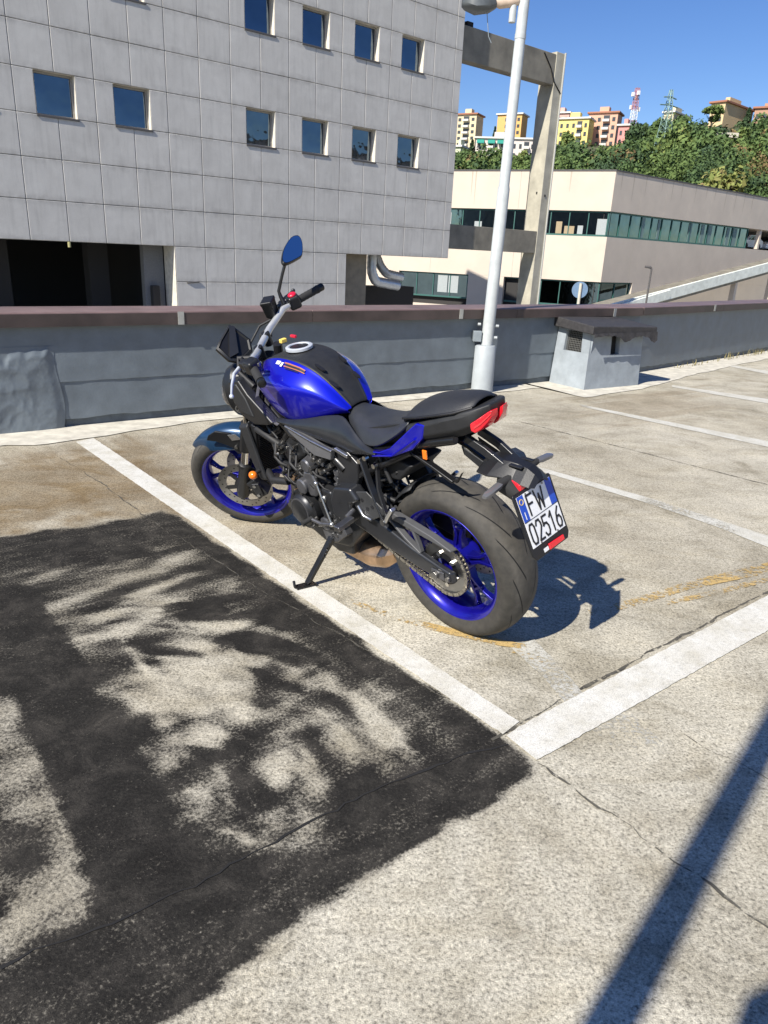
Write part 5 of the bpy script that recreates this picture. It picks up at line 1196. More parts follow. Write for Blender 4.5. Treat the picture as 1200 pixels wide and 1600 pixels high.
MB().tube([(1.03, .13, .46), (.95, .16, .45), (.86, .14, .46)], .017, 12).build('coolant_hose', B_['hose'], bike, smooth=60)
for s in (-1, 1):                                               # indicators on the radiator
    q = empty('indicator'); q.parent = bike
    MB().tube([(1.045, s*.155, .475), (1.03, s*.20, .478)], .009, 10).build('stalk', B_['rubber'], q)
    MB().ball((1.025, s*.213, .478), (.022, .019, .019), 16, 10).build('lens', B_['orange'], q, smooth=180)
# --- frame, engine
for s in (-1, 1):
    MB().tube([(1.05, s*.04, .90), (.95, s*.11, .80), (.76, s*.135, .705), (.55, s*.135, .69), (.46, s*.125, .62)], .019, 14).build('frame_tube', B_['frame'], bike, smooth=60)
    MB().tube([(1.07, s*.04, .82), (.985, s*.10, .70), (.90, s*.135, .585), (.885, s*.14, .555)], .017, 14).build('frame_tube', B_['satin'], bike, smooth=60)
    MB().tube([(.90, s*.135, .60), (.80, s*.13, .70)], .014, 12).build('frame_tube', B_['frame'], bike, smooth=60)
    MB().tube([(.94, s*.125, .66), (.84, s*.13, .715)], .013, 12).build('frame_tube', B_['frame'], bike, smooth=60)
    MB().tube([(.89, s*.14, .555), (.80, s*.14, .54)], .014, 12).build('frame_tube', B_['engine'], bike, smooth=60)
    MB().plate([(.53, .70), (.43, .715), (.365, .67), (.375, .60), (.43, .50), (.47, .40), (.52, .39), (.535, .50), (.50, .60)], s*.105, s*.135, 1, .97).build('frame_plate', B_['satin'], bike, bevel=.007)
    MB().tube([(.45, s*.11, .69), (.20, s*.10, .765), (-.10, s*.085, .855)], .014, 12).build('subframe_tube', B_['frame'], bike, smooth=60)
    MB().tube([(.40, s*.12, .60), (.10, s*.10, .77)], .013, 12).build('subframe_tube', B_['frame'], bike, smooth=60)
    gp = [(.765, .752), (.735, .755), (.535, .712), (.478, .708), (.495, .66), (.60, .655), (.70, .70), (.755, .728)]
    MB().plate(gp, s*.142, s*.162, 1, .96).build('frame_cover', B_['grey'], bike, bevel=.005)
    MB().bar([(.765, s*.160, .752), (.60, s*.166, .726), (.478, s*.162, .707)], .008, .014, upv=(0, 1, 0)).build('frame_cover_edge', B_['alu'], bike, bevel=.003)
    MB().bar([(.47, s*.150, .715), (.40, s*.148, .697)], .016, .016, upv=(0, 1, 0)).build('frame_trim', B_['alu'], bike, bevel=.004)
eng = empty('engine'); eng.parent = bike
sl = lambda x, z: (x, z)
MB().plate([(.84, .24), (.86, .36), (.80, .47), (.66, .53), (.47, .53), (.40, .44), (.42, .33), (.52, .22), (.70, .19)], -.14, .12, 1, .97).build('crankcase', B_['engine'], eng, bevel=.016, seg=3)
ca, sa = math.cos(.72), math.sin(.72); E2 = lambda u, v: (.735+u*ca+v*(-sa)*.0+u*0, 0)
cy = lambda u, v: (.70+u*math.sin(.62)+v*math.cos(.62), .50+u*math.cos(.62)-v*math.sin(.62))
MB().plate([cy(-.02, -.085), cy(-.02, .085), cy(.10, .085), cy(.10, -.085)], -.13, .13, 1).build('cylinder_block', B_['engine2'], eng, bevel=.008)
fin = MB()
for k in range(6): fin.plate([cy(.0+k*.016, -.092), cy(.0+k*.016, .092), cy(.006+k*.016, .092), cy(.006+k*.016, -.092)], -.138, .138, 1)
fin.build('cooling_fins', B_['engine'], eng)['kind'] = 'stuff'
MB().plate([cy(.10, -.08), cy(.10, .08), cy(.17, .085), cy(.215, .05), cy(.215, -.05), cy(.17, -.085)], -.135, .135, 1, .96).build('cylinder_head', B_['engine'], eng, bevel=.012, seg=3)
MB().lathe([(.0, .052), (.05, .050), (.066, .040), (.072, .028), (.090, .026), (.092, .0), (.092, -.05)], (.735, .148, .375), 'y', 40, False).build('alternator_cover', B_['engine'], eng, smooth=35)
MB().lathe([(.060, .004), (.060, -.004), (.054, -.004), (.054, .004)], (.735, .193, .375), 'y', 40).build('cover_ring', B_['engine2'], eng, smooth=30)
m = MB()
for k in range(8): a = k*.785+.2; m.cyl((.735+.086*math.cos(a), .170, .375+.086*math.sin(a)), (.735+.086*math.cos(a), .183, .375+.086*math.sin(a)), .007, 8)
m.build('cover_bolt', B_['steel'], eng)
MB().plate([(.665, .45), (.71, .52), (.69, .575), (.63, .585), (.60, .53), (.62, .46)], .11, .175, 1, .9).build('starter_cover', B_['engine2'], eng, bevel=.012, seg=3)
MB().tube([(.70, .12, .50), (.70, .185, .50), (.70, .19, .50)], [.034, .034, .028], 24).build('timing_plug', B_['engine2'], eng, smooth=35)
MB().tube([(.66, .12, .60), (.66, .172, .60), (.66, .178, .60)], [.030, .030, .024], 24).build('water_pump', B_['engine2'], eng, smooth=35)
MB().plate([(.585, .30), (.64, .44), (.60, .52), (.53, .52), (.50, .44), (.51, .31)], .12, .168, 1, .92).build('gearbox_cover', B_['engine'], eng, bevel=.012, seg=3)
MB().plate([(.535, .485), (.50, .555), (.39, .58), (.345, .53), (.40, .50), (.41, .415), (.47, .385), (.53, .42)], .115, .178, 1, .93).build('sprocket_cover', B_['satin'], eng, bevel=.014, seg=3)
MB().plate([(.83, .24), (.80, .20), (.64, .15), (.53, .17), (.52, .24)], -.10, .10, 1, .95).build('oil_sump', B_['engine'], eng, bevel=.012)
m = MB(); r1 = random.Random(5)
for k in range(46):
    x, z = r1.uniform(.50, .86), r1.uniform(.27, .66)
    m.cyl((x, .12, z), (x, .150+r1.random()*.03, z), r1.uniform(.005, .010), 8)
m.build('engine_bolt', B_['steel'], eng)['kind'] = 'stuff'
m = MB()
for k in range(22):
    x, z = r1.uniform(.52, .92), r1.uniform(.45, .70); a = np.array([x, r1.uniform(.08, .15), z]); m.tube([a, a+np.array([r1.uniform(-.06, .06), r1.uniform(-.02, .03), r1.uniform(-.05, .05)]), a+np.array([r1.uniform(-.13, .13), r1.uniform(-.03, .02), r1.uniform(-.08, .08)])], r1.uniform(.004, .010), 8)
m.build('hoses', B_['hose'], eng, smooth=60)['kind'] = 'stuff'
m = MB()
for k in range(26):
    x, z = r1.uniform(.50, .90), r1.uniform(.46, .69); s_ = r1.uniform(.012, .032); m.box((x, r1.uniform(.10, .142), z), (s_, .02, s_*r1.uniform(.6, 1.4)), np.array([[math.cos(k), 0, math.sin(k)], [0, 1, 0], [-math.sin(k), 0, math.cos(k)]]))
m.build('fittings', B_['engine2'], eng, bevel=.003)['kind'] = 'stuff'
r2 = random.Random(21)
for (x, z, rr, mt) in ((.60, .345, .030, 'engine2'), (.56, .40, .020, 'engine'), (.58, .47, .017, 'steel'), (.455, .52, .022, 'engine2'), (.50, .44, .016, 'steel')):
    MB().tube([(x, .13, z), (x, .172, z), (x, .176, z)], [rr, rr, rr*.8], 18).build('cover_boss', B_[mt], eng, smooth=35)
for k in range(9):
    x, z = .53+.035*k, .49+.05*math.sin(k*1.7); MB().tube([(x, .13, z), (x+.03, .172, z+.035), (x+.075, .165, z+.05), (x+.10, .13, z+.10)], .0045+.0015*(k % 3), 8).build('cable', B_['hose'], eng, smooth=60)
for k in range(12):
    x, z = r2.uniform(.52, .86), r2.uniform(.46, .66); MB().cyl((x, .12, z), (x, .168, z), r2.uniform(.007, .013), 6).build('flange_bolt', B_['chrome' if k % 3 == 0 else 'steel'], eng)
MB().plate([(.64, .62), (.52, .65), (.46, .60), (.47, .54), (.60, .55)], -.11, .10, 1).build('throttle_body', B_['plastic'], eng, bevel=.01)
MB().plate([(.90, .74), (.55, .70), (.46, .66), (.50, .60), (.70, .64), (.88, .66)], -.115, .115, 1).build('airbox', B_['matte'], bike, bevel=.012)
for y in (-.045, .045): MB().tube([(.83, y, .55), (.93, y, .51), (.955, y, .42), (.93, y, .28), (.86, y*.7, .17), (.74, y*.3-.01, .13)], .0195, 14).build('header_pipe', B_['exhaust'], bike, smooth=60)
ex = empty('exhaust'); ex.parent = bike
MB().loft([[(x, y0+yy*w_, z0+zz*h_) for yy, zz in ((-1,-.4),(-.6,-1),(.6,-1),(1,-.4),(1,.4),(.6,1),(-.6,1),(-1,.4))] for x, y0, z0, w_, h_ in ((.74, -.015, .135, .03, .025), (.68, -.015, .145, .075, .05), (.50, -.01, .155, .085, .06), (.41, -.015, .17, .08, .052), (.37, -.03, .18, .04, .03))]).build('collector', B_['exhaust'], ex, bevel=.012, seg=3)
MB().tube([(.40, -.06, .18), (.32, -.15, .20), (.28, -.19, .225)], .028, 16).build('link_pipe', B_['exhaust'], ex, smooth=60)
MB().tube([(.30, -.185, .22), (.28, -.19, .225), (.06, -.205, .28), (.04, -.206, .285)], [.04, .062, .066, .045], 24).build('silencer', B_['plastic'], ex, smooth=40)
# --- swingarm, chain, sprocket
for s in (-1, 1):
    P = [(.475, .465), (.40, .462), (.30, .445), (.12, .378), (-.02, .345), (-.075, .335), (-.08, .288), (-.02, .280), (.10, .295), (.26, .325), (.36, .352), (.46, .375)]
    MB().plate(P, s*.107, s*.135, 1, .95).build('swingarm', B_['satin'], bike, bevel=.010, seg=3)
    MB().box((-.005, s*.137, .314), (.062, .006, .034)).build('axle_plate', B_['engine2'], bike, bevel=.003)
    MB().cyl((0, s*.13, .315), (0, s*.155, .315), .016, 6).build('axle_nut', B_['steel'], bike, bevel=.002)
    MB().cyl((-.055, s*.135, .312), (-.055, s*.146, .312), .010, 8).build('adjuster_bolt', B_['steel'], bike)
MB().box((.30, 0, .40), (.06, .23, .075)).build('swingarm_bridge', B_['satin'], bike, bevel=.01)
MB().cyl((.435, -.15, .425), (.435, .15, .425), .022, 18).build('pivot_shaft', B_['steel'], bike)
def sprocket(c, r_, teeth, y, th, name, mat, parent, holes=0):
    prof = []
    for k in range(teeth):
        for f, rr in ((0, r_-.006), (.28, r_-.004), (.42, r_+.004), (.58, r_+.004), (.72, r_-.004)):
            a = 2*math.pi*(k+f)/teeth; prof.append((c[0]+rr*math.cos(a), c[2]+rr*math.sin(a)))
    m = MB(); n = len(prof); inner = [(c[0]+.068*r_/.109*math.cos(2*math.pi*i/n), c[2]+.068*r_/.109*math.sin(2*math.pi*i/n)) for i in range(n)]
    for yy in (y-th/2, y+th/2): m.add([(p[0], yy, p[1]) for p in prof]+[(p[0], yy, p[1]) for p in inner], [(i, (i+1) % n, n+(i+1) % n, n+i) for i in range(n)])
    o = len(m.v)//2; m.f += [(i, (i+1) % n, o+(i+1) % n, o+i) for i in range(n)]+[(n+i, n+(i+1) % n, o+n+(i+1) % n, o+n+i) for i in range(n)]
    return m.build(name, mat, parent)
SP = sprocket(RC, .109, 43, .092, .006, 'sprocket', B_['steel'], bike)
MB().lathe([(.078, .004), (.078, -.006), (.045, -.008), (.045, .010)], (0, .088, .315), 'y', 40).build('sprocket_carrier', B_['frame'], SP, smooth=30)
m = MB()
for k in range(6): a = k*math.pi/3+.3; m.cyl((.064*math.cos(a), .09, .315+.064*math.sin(a)), (.064*math.cos(a), .106, .315+.064*math.sin(a)), .010, 6)
m.build('sprocket_nut', B_['chrome'], SP)
# chain: closed loop of links round both sprockets
R0, R1_, c0, c1 = .109, .041, np.array([0, .315]), np.array([.475, .415]); dv = c1-c0; Dv = np.linalg.norm(dv); ph = math.atan2(dv[1], dv[0]); al_ = math.acos((R0-R1_)/Dv)
loop = [c0+R0*np.array([math.cos(a), math.sin(a)]) for a in np.linspace(ph+al_, ph+2*math.pi-al_, 60)]; lo_ = c1+R1_*np.array([math.cos(ph-al_), math.sin(ph-al_)])
for f in np.linspace(0, 1, 34)[1:-1]: loop.append(loop[59]*(1-f)+lo_*f+np.array([0, -.010*math.sin(math.pi*f)]))
loop += [c1+R1_*np.array([math.cos(a), math.sin(a)]) for a in np.linspace(ph-al_, ph+al_, 14)]; hi_ = loop[0]; st_ = loop[-1]
for f in np.linspace(0, 1, 34)[1:-1]: loop.append(st_*(1-f)+hi_*f)
L_ = np.array(loop+[loop[0]]); sL = np.concatenate([[0], np.cumsum(np.linalg.norm(np.diff(L_, axis=0), axis=1))]); nl = int(sL[-1]/.015875); q = np.linspace(0, sL[-1], nl+1)[:-1]
cp_ = np.stack([np.interp(q, sL, L_[:, 0]), np.interp(q, sL, L_[:, 1])], 1); m = MB()
for k in range(nl):
    a, b = cp_[k], cp_[(k+1) % nl]; w_ = .0095 if k % 2 else .0065; t_v = (b-a)/np.linalg.norm(b-a); n_v = np.array([-t_v[1], t_v[0]])*.0068
    for y in (.092-w_, .092+w_): m.plate([a-n_v-t_v*.005, b-n_v+t_v*.005, b+n_v+t_v*.005, a+n_v-t_v*.005], y-.0012, y+.0012, 1)
    m.cyl((a[0], .081, a[1]), (a[0], .103, a[1]), .0042, 6)
m.build('chain', B_['chain'], bike)
cgp = MB().plate([(.315, .495), (.285, .505), (.22, .500), (.02, .462), (-.075, .432), (-.078, .424), (.03, .440), (.19, .464), (.27, .468), (.31, .475)], .098, .128, 1, .97)
cgp.bar([(.27, .115, .485), (.16, .118, .405), (.085, .12, .365)], .012, .026, upv=(0, 1, 0)); cgp.bar([(.13, .115, .470), (.095, .118, .40), (.085, .12, .368)], .012, .020, upv=(0, 1, 0))
cgp.build('chain_guard', B_['grey'] if False else pbr('charcoal_plastic', (.075, .076, .08), .5, 0, .1), bike, bevel=.004)
# rear shock and mudguard inside the swingarm, link hoses
MB().tube([(.37, 0, .47), (.33, 0, .62)], .028, 16).build('shock_absorber', B_['engine'], bike, smooth=50)
m = MB(); P = [(.365-.035*k/60+.032*math.cos(k*.63), .032*math.sin(k*.63), .49+.125*k/60) for k in range(61)]; m.tube(P, .006, 8); m.build('shock_spring', B_['frame'], bike, smooth=60)
rows = []
for k in range(8):
    a = math.radians(62-k*9.5); rows.append([np.array(RC)+np.array([(.340-.02*abs(u)**2.5)*math.cos(a), .085*u, (.340-.02*abs(u)**2.5)*math.sin(a)]) for u in np.linspace(-1, 1, 9)])
MB().grid(rows).build('inner_mudguard', B_['matte'], bike, smooth=180, solid=.004)
# --- footrests, levers, stand
for s in (-1, 1):
    fr = empty('footrest'); fr.parent = bike
    MB().plate([(.415, .505), (.385, .555), (.315, .575), (.235, .525), (.225, .50), (.30, .455), (.36, .45)], s*.150, s*.158, 1).build('heel_plate', pbr('heel_plate_black', (.045, .046, .048), .45, .2), fr, bevel=.004)
    m = MB()
    for x, z in ((.345, .53), (.32, .50), (.29, .515), (.35, .48)): m.cyl((x, s*.157, z), (x, s*.1595, z), .008, 10)
    m.build('plate_hole', B_['ink'], fr)
    MB().tube([(.405, s*.16, .470), (.405, s*.20, .455)], .010, 12).build('peg_hinge', B_['engine2'], fr)
    pg_ = MB().loft([[(.385+.016*a, s*y, .452+.010*b-(y-.19)*.1) for a, b in ((-1,-1),(1,-1),(1,1),(-1,1))] for y in (.19, .275)]); pg_.build('peg', B_['steel'], fr, bevel=.003)
    MB().tube([(.37, s*.163, .50), (.345, s*.164, .463), (.30, s*.163, .458)], .006, 8).build('heel_edge', B_['alu'], fr, smooth=60)
    ph_ = empty('pillion_footrest'); ph_.parent = bike
    MB().bar([(.345, s*.130, .70), (.30, s*.142, .60), (.235, s*.152, .47)], .012, .030, upv=(0, 1, 0)).build('hanger', B_['satin'], ph_, bevel=.005)
    MB().bar([(.265, s*.125, .695), (.255, s*.142, .60), (.215, s*.152, .475)], .010, .020, upv=(0, 1, 0)).build('hanger', B_['satin'], ph_, bevel=.004)
    MB().bar([(.225, s*.152, .472), (.195, s*.162, .510), (.150, s*.178, .56)], .016, .024, upv=(0, 1, 0)).build('peg', B_['alu'], ph_, bevel=.005)
    MB().cyl((.235, s*.150, .468), (.235, s*.168, .468), .013, 10).build('peg_bolt', B_['steel'], ph_)
    m = MB()
    for x, z in ((.345, .69), (.265, .69), (.31, .71)): m.cyl((x, s*.13, z), (x, s*.147, z), .010, 8)
    m.build('hanger_bolt', B_['chrome'], ph_)
sl_ = MB().tube([(.60, .178, .54), (.535, .185, .37)], .0055, 8); sl_.ball((.60, .178, .54), .011, 10, 8); sl_.ball((.535, .185, .37), .011, 10, 8)
sl_.build('gear_linkage', B_['alu'], bike, smooth=60)
MB().tube([(.535, .185, .37), (.60, .19, .355), (.655, .20, .365)], .008, 10).build('gear_lever', B_['engine2'], bike, smooth=60)
MB().tube([(.655, .195, .365), (.66, .245, .362)], .011, 12).build('gear_lever_peg', B_['rubber'], bike, smooth=60)
MB().plate([(.66, .30), (.50, .355), (.485, .315), (.56, .255), (.64, .235)], .09, .155, 1, .95).build('stand_bracket', B_['engine2'], bike, bevel=.006)
MB().bar([(.665, .158, .312), (.50, .160, .368)], .012, .016, upv=(0, 1, 0)).build('bracket_edge', B_['alu'], bike, bevel=.003)
G0 = gnd([(481, 916)])[0]; fl_ = (G0-BO) @ Mb                      # where the stand meets the deck
ks = empty('side_stand'); ks.parent = bike; k0 = np.array([.595, .135, .285]); k1 = fl_+np.array([0, 0, .014])
MB().bar([k0, k0*.55+k1*.45, k1], [.020, .018, .018], [.034, .028, .026], upv=(1, 0, 0)).build('leg', B_['frame'], ks, bevel=.004)
ft = gnd([(500, 912), (462, 921), (455, 907)]); ftl = [(p-BO) @ Mb for p in ft]
MB().bar([ftl[0]*.6+fl_*.4+np.array([0, 0, .010]), ftl[1]+np.array([0, 0, .009])], .040, .008, upv=tuple(hz @ Mb)).build('foot', B_['frame'], ks, bevel=.002)
MB().tube([ftl[1]+np.array([0, 0, .010]), ftl[1]+(hz @ Mb)*.02+hl @ Mb*.006, ftl[1]+(hz @ Mb)*.034-(hf @ Mb)*-.014], .006, 8).build('toe_hook', B_['frame'], ks)
m = MB(); a, b = k0+np.array([-.03, .02, .03]), k0*.5+k1*.5+np.array([-.016, 0, 0]); m.tube([a+(b-a)*k/40+np.array([.006*math.cos(k*1.3), .006*math.sin(k*1.3), 0]) for k in range(41)], .0022, 6); m.build('spring', B_['engine'], ks)
# --- seats and tail
def shell(rows, name, mat, parent=bike, sub=2, solid=.01): return MB().grid(rows).build(name, mat, parent, smooth=180, sub=sub, solid=solid)
SEAT = [ # x, half width, top z, edge z
 (.490, .046, .846, .815), (.465, .066, .846, .795), (.43, .086, .842, .778), (.385, .106, .838, .764), (.335, .122, .835, .756), (.28, .134, .837, .762), (.225, .140, .846, .780), (.17, .134, .862, .815), (.125, .120, .885, .848), (.10, .105, .902, .878)]
shell([[(x, w_*u, zt_-(zt_-ze)*abs(u)**3.6+.006*abs(u)*(abs(u) < .9)) for u in (-1, -.985, -.86, -.55, 0, .55, .86, .985, 1)] for x, w_, zt_, ze in SEAT], 'seat', B_['seat'])
PS_ = [(.135, .085, .885, .870), (.125, .100, .915, .885), (.095, .106, .943, .900), (.03, .108, .967, .918), (-.04, .102, .983, .938), (-.10, .092, .994, .955), (-.145, .075, .998, .968), (-.165, .05, .989, .974)]
shell([[(x, w_*u, zt_-(zt_-ze)*abs(u)**3.2) for u in (-1, -.98, -.85, -.5, 0, .5, .85, .98, 1)] for x, w_, zt_, ze in PS_], 'passenger_seat', B_['seat2'])
for s in (-1, 1):
    MB().tube([(.12, s*.104, .895), (.05, s*.110, .912), (-.04, s*.105, .936), (-.11, s*.095, .955), (-.16, s*.06, .970)], .005, 8).build('seat_piping', B_['ink'], bike, smooth=60)
# side cover under tank and seat (satin), blue tail panel, black tail cowl
for s in (-1, 1):
    rows = []
    for k in range(14):
        f = k/13; x = .83-.58*f; I = lambda a, b: np.interp(x, a, b)
        zt_ = I([.25, .30, .36, .42, .47, .56, .66, .74, .83], [.742, .752, .772, .806, .832, .820, .796, .778, .772]); zb_ = I([.25, .40, .58, .74, .83], [.733, .69, .715, .742, .757])
        yt_ = I([.25, .36, .42, .47, .56, .66, .83], [.130, .122, .104, .088, .112, .140, .152]); yb = I([.25, .40, .60, .83], [.132, .142, .154, .158]); p_ = lambda k_, o_: (x, s*(yt_*(1-k_)+yb*k_+o_), zt_*(1-k_)+zb_*k_)
        rows.append([p_(0, -.006), p_(.06, .0), p_(.3, .012), p_(.6, .012), p_(.9, .002), (x, s*(yb-.03), zb_)])
    shell(rows, 'side_cover', B_['satin'], sub=1, solid=.004)
    MB().loft([[(x, s*y, z) for x, z, y in ((.305, .736, .128), (.225, .757, .142), (.165, .786, .143), (.085, .862, .120), (.050, .893, .114), (.008, .895, .113), (.022, .845, .119), (.065, .797, .128), (.16, .750, .134), (.285, .726, .128))], [(x, s*(y-.03), z) for x, z, y in ((.305, .736, .128), (.225, .757, .142), (.165, .786, .143), (.085, .862, .120), (.050, .893, .114), (.008, .895, .113), (.022, .845, .119), (.065, .797, .128), (.16, .750, .134), (.285, .726, .128))]]).build('tail_panel', B_['blue'], bike, bevel=.005, seg=3)
    MB().tube([(.27, s*.136, .728), (.16, s*.142, .757), (.05, s*.127, .84)], .004, 6).build('panel_crease', B_['blue'], bike)
tc = MB(); T_S = [(.10, .118, .875, .80), (.02, .114, .905, .825), (-.05, .108, .932, .845), (-.12, .098, .955, .868), (-.165, .086, .969, .89), (-.195, .062, .980, .93), (-.213, .035, .984, .955)]
tc.loft([[(x, w_*a, zb*(1-h)+zt_*h) for a, h in ((-.75, 0), (-1, .35), (-1, .8), (-.9, 1), (.9, 1), (1, .8), (1, .35), (.75, 0))] for x, w_, zt_, zb in T_S]); tc.build('tail_cowl', B_['matte'], bike, bevel=.006)
tl = empty('tail_light'); tl.parent = bike
LS = [(-.170, .902, .928), (-.180, .893, .935), (-.196, .905, .948), (-.208, .924, .959), (-.219, .942, .967)]
cw_ = lambda x: np.interp(-x, [.12, .165, .195, .213, .235], [.098, .086, .062, .037, .030])
for s in (-1, 1):
    MB().loft([[(x, s*(cw_(x)+.006), zt_), (x, s*(cw_(x)+.007), (zt_+zb)/2), (x, s*(cw_(x)+.004), zb), (x-.004, s*.012, zb), (x-.006, s*.012, zt_)] for x, zb, zt_ in LS]).build('lens', B_['red'], tl, bevel=.003)
    MB().loft([[(x, s*(cw_(x)+.009), zb+(zt_-zb)*f) for f in (.42, .58)]+[(x, s*(cw_(x)+.003), zb+(zt_-zb)*f) for f in (.58, .42)] for x, zb, zt_ in LS[1:]]).build('light_guide', B_['redb'], tl)
# bracket, number plate carrier
m = MB()
for s in (-1, 1): m.bar([(-.10, s*.035, .845), (-.18, s*.035, .815), (-.265, s*.03, .768)], .018, .030, upv=(0, 0, 1))
m.build('plate_bracket', B_['satin'], bike, bevel=.004)
m = MB()
for s in (-1, 1): m.plate([(-.085, .815), (-.095, .785), (-.17, .748), (-.215, .748), (-.19, .775)], s*.040, s*.046, 1)
m.build('bracket_cover', B_['matte'], bike, bevel=.003)
rows = []
for x, w_, zt_, zs_ in ((-.165, .015, .785, .780), (-.197, .104, .792, .776), (-.235, .100, .796, .768), (-.272, .072, .794, .758), (-.30, .056, .790, .752), (-.335, .060, .784, .744), (-.360, .050, .768, .736), (-.374, .036, .750, .732)):
    rows.append([(x, w_*u, zt_-(zt_-zs_)*min(1, max(0, (abs(u)-.3)/.7))) for u in (-1, -.96, -.3, 0, .3, .96, 1)])
MB().grid(rows).build('plate_light_hood', B_['plastic'], bike, smooth=12, solid=.006, bevel=.003)
MB().box((-.30, .03, .788), (.05, .016, .006)).build('hood_rib', B_['plastic'], bike, bevel=.002); MB().box((-.30, -.03, .788), (.05, .016, .006)).build('hood_rib', B_['plastic'], bike, bevel=.002)
MB().plate([(-.335, .742), (-.30, .752), (-.30, .72), (-.338, .715)], -.045, .06, 1).build('plate_lamp', B_['red'], bike, bevel=.003)
MB().tube([(-.262, .05, .745), (-.27, .06, .735), (-.335, .05, .69)], [.02, .034, .022], 14).build('plate_joint', B_['rubber'], bike, smooth=50)
for s in (-1, 1):
    q = empty('indicator'); q.parent = bike
    MB().tube([(-.285, s*.05, .748), (-.287, s*.10, .749)], [.016, .011], 12).build('stalk', B_['rubber'], q, smooth=50)
    MB().loft([[(-.287+a*.015*k, s*y, .750+b*.008*k-(y-.095)*.12) for a, b in ((-1,-.6),(-.4,-1),(.6,-1),(1,0),(.6,1),(-.4,1),(-1,.6))] for y, k in ((.095, .7), (.11, 1), (.165, .95), (.18, .6))]).build('lens', B_['smoke'], q, smooth=40)
# number plate: local frame (across, up, outward)
pT, pB = np.array([-.345, 0, .708]), np.array([-.403, 0, .553]); pu = (pT-pB)/np.linalg.norm(pT-pB); pc = (pT+pB)/2+np.array([0, .006, 0]); pa = np.array([0, -1.0, 0]); po = np.cross(pa, pu); po = po if po[0] < 0 else -po
PL = lambda a, b, h=0: pc+pa*a+pu*b+po*h
np_ = empty('number_plate'); np_.parent = bike
MB().loft([[PL(a, b, -.008) for a, b in hold], [PL(a, b, 0) for a, b in hold]] if False else [[PL(a, b, h) for a, b in ((-.096, .100), (.096, .100), (.100, .094), (.100, -.112), (.086, -.132), (-.086, -.132), (-.100, -.112), (-.100, .094))] for h in (-.008, 0)]).build('plate_holder', B_['plastic'], np_, bevel=.003)
pv = MB().loft([[PL(a, b, h) for a, b in ((-.0885, .0885), (.0885, .0885), (.0885, -.0885), (-.0885, -.0885))] for h in (.0005, .002)]); pv.build('plate_sheet', B_['white'], np_)
pv = MB()
for a0, a1 in ((-.0885, -.058), (.058, .0885)): MB().add([PL(a, b, .0025) for a, b in ((a0, .0885), (a1, .0885), (a1, .002), (a0, .002))], [(0, 1, 2, 3)]).build('blue_band', B_['euro'], np_)
pass
pv = MB().add([PL(a, b, .003) for a, b in ((-.0885, .0015), (.0885, .0015), (.0885, -.0005), (-.0885, -.0005))], [(0, 1, 2, 3)]); pv.build('plate_divider', B_['ink'], np_)
GL = {'F': [[(0,0),(0,1),(1,1)],[(0,.55),(.8,.55)]], 'W': [[(0,1),(.25,0),(.5,.75),(.75,0),(1,1)]], '0': [[(0,.2),(0,.8),(.22,1),(.78,1),(1,.8),(1,.2),(.78,0),(.22,0),(0,.2)]],
 '2': [[(0,.8),(.22,1),(.78,1),(1,.8),(1,.62),(0,0),(1,0)]], '5': [[(1,1),(.08,1),(.02,.55),(.3,.63),(.75,.6),(1,.42),(1,.18),(.75,0),(.25,0),(0,.16)]],
 '1': [[(.15,.78),(.6,1),(.6,0)]], '6': [[(.85,1),(.3,.72),(.02,.35),(.05,.16),(.25,0),(.75,0),(1,.18),(1,.38),(.75,.55),(.25,.55),(.04,.38)]], 'I': [[(.5,0),(.5,1)]]}
def glyph(ch, x, y, w_, h_, mat, t_=.0072, nm='letter'):
    m = MB()
    c_ = 0
    for line in GL[ch]:
        P = np.array([(x+a*w_, y+b*h_) for a, b in line])
        for p, q in zip(P, P[1:]):
            d = (q-p)/np.linalg.norm(q-p); n = np.array([-d[1], d[0]])*t_/2; p, q = p-d*t_*.42, q+d*t_*.42; h = .0034+c_*.00006; c_ += 1
            m.add([PL(*(p-n), h), PL(*(q-n), h), PL(*(q+n), h), PL(*(p+n), h)], [(0, 1, 2, 3)])
    m.build(nm, mat, np_)
glyph('F', -.047, .012, .026, .066, B_['ink']); glyph('W', -.008, .012, .040, .066, B_['ink'])
for k, ch in enumerate('02516'): glyph(ch, -.0785+k*.0335, -.078, .023, .066, B_['ink'])
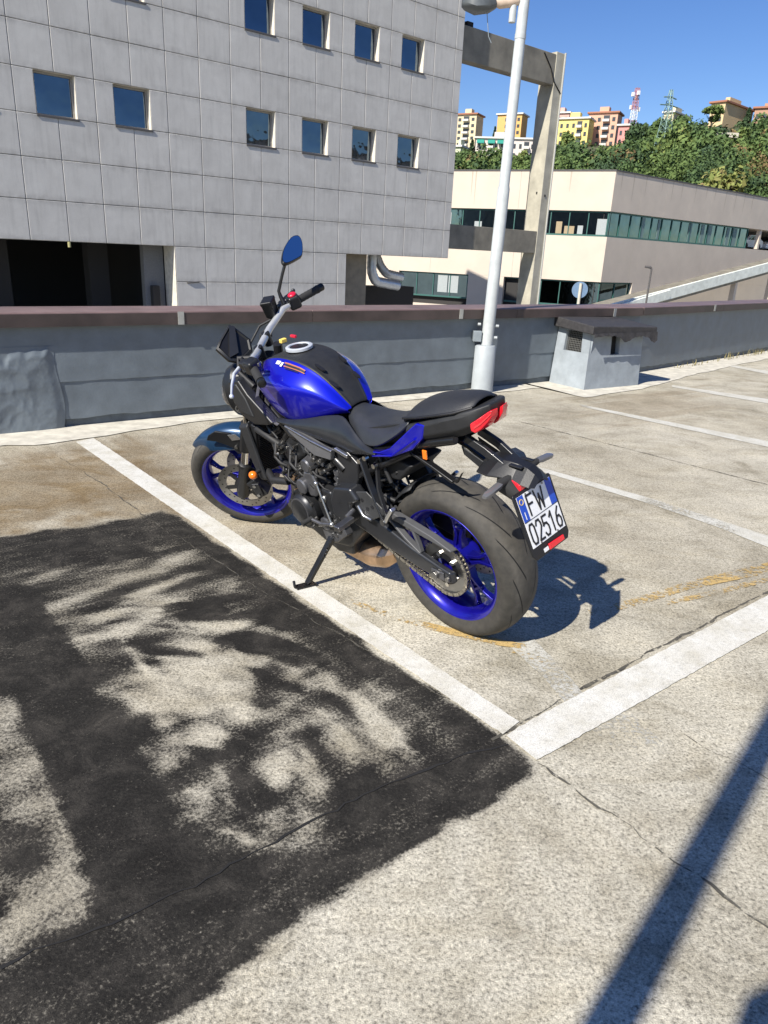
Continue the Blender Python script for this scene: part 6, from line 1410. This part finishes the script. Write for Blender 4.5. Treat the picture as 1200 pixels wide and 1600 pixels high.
glyph('I', -.080, .010, .012, .022, B_['white'], .004)
MB().lathe([(.010, .0008), (.010, -.0008), (.008, -.0008), (.008, .0008)], PL(-.073, .068, .003), po, 14).build('star_ring', B_['yellow'], np_)
MB().loft([[PL(a, b, h) for a, b in ((-.018, -.104), (.062, -.108), (.062, -.125), (-.018, -.125))] for h in (.0005, .006)]).build('reflector', B_['red'], np_, bevel=.002)
MB().loft([[PL(a, b, h) for a, b in ((-.044, -.110), (-.020, -.110), (-.020, -.123), (-.044, -.123))] for h in (.0005, .0012)]).build('sticker', B_['white'], np_)
for a, b in ((-.045, .0845), (.045, .0845), (-.045, -.0845), (.045, -.0845)): MB().cyl(PL(a, b, .002), PL(a, b, .0045), .0035, 10).build('plate_screw', B_['steel'], np_)
# grab hanger under the tail, strap loops, orange reflector
for s in (-1, 1):
    MB().bar([(.10, s*.092, .765), (.0, s*.094, .735), (-.085, s*.09, .70)], .012, .026, upv=(0, 1, 0)).build('luggage_hook_bar', B_['frame'], bike, bevel=.004)
    MB().plate([(-.07, .705), (-.10, .70), (-.125, .745), (-.105, .715)], s*.085, s*.097, 1).build('luggage_hook', B_['frame'], bike)
    MB().box((.035, s*.100, .775), (.020, .006, .034)).build('side_reflector', B_['orange'], bike, bevel=.002)
MB().plate([(.28, .72), (.02, .80), (-.10, .84), (.10, .875), (.36, .80)], -.09, .09, 1).build('seat_pan', B_['matte'], bike)
MB().plate([(.40, .60), (.20, .62), (.12, .70), (.30, .72), (.42, .70)], -.085, .085, 1).build('battery_tray', B_['matte'], bike, bevel=.01)
m = MB(); r1 = random.Random(8)
for k in range(16):
    a = np.array([r1.uniform(.14, .42), r1.uniform(.04, .12), r1.uniform(.50, .70)]); m.tube([a, a+np.array([r1.uniform(-.05, .05), r1.uniform(-.01, .02), r1.uniform(-.05, .05)]), a+np.array([r1.uniform(-.1, .1), r1.uniform(-.03, .01), r1.uniform(-.08, .08)])], r1.uniform(.004, .010), 8)
m.build('wiring', B_['hose'], bike, smooth=60)['kind'] = 'stuff'
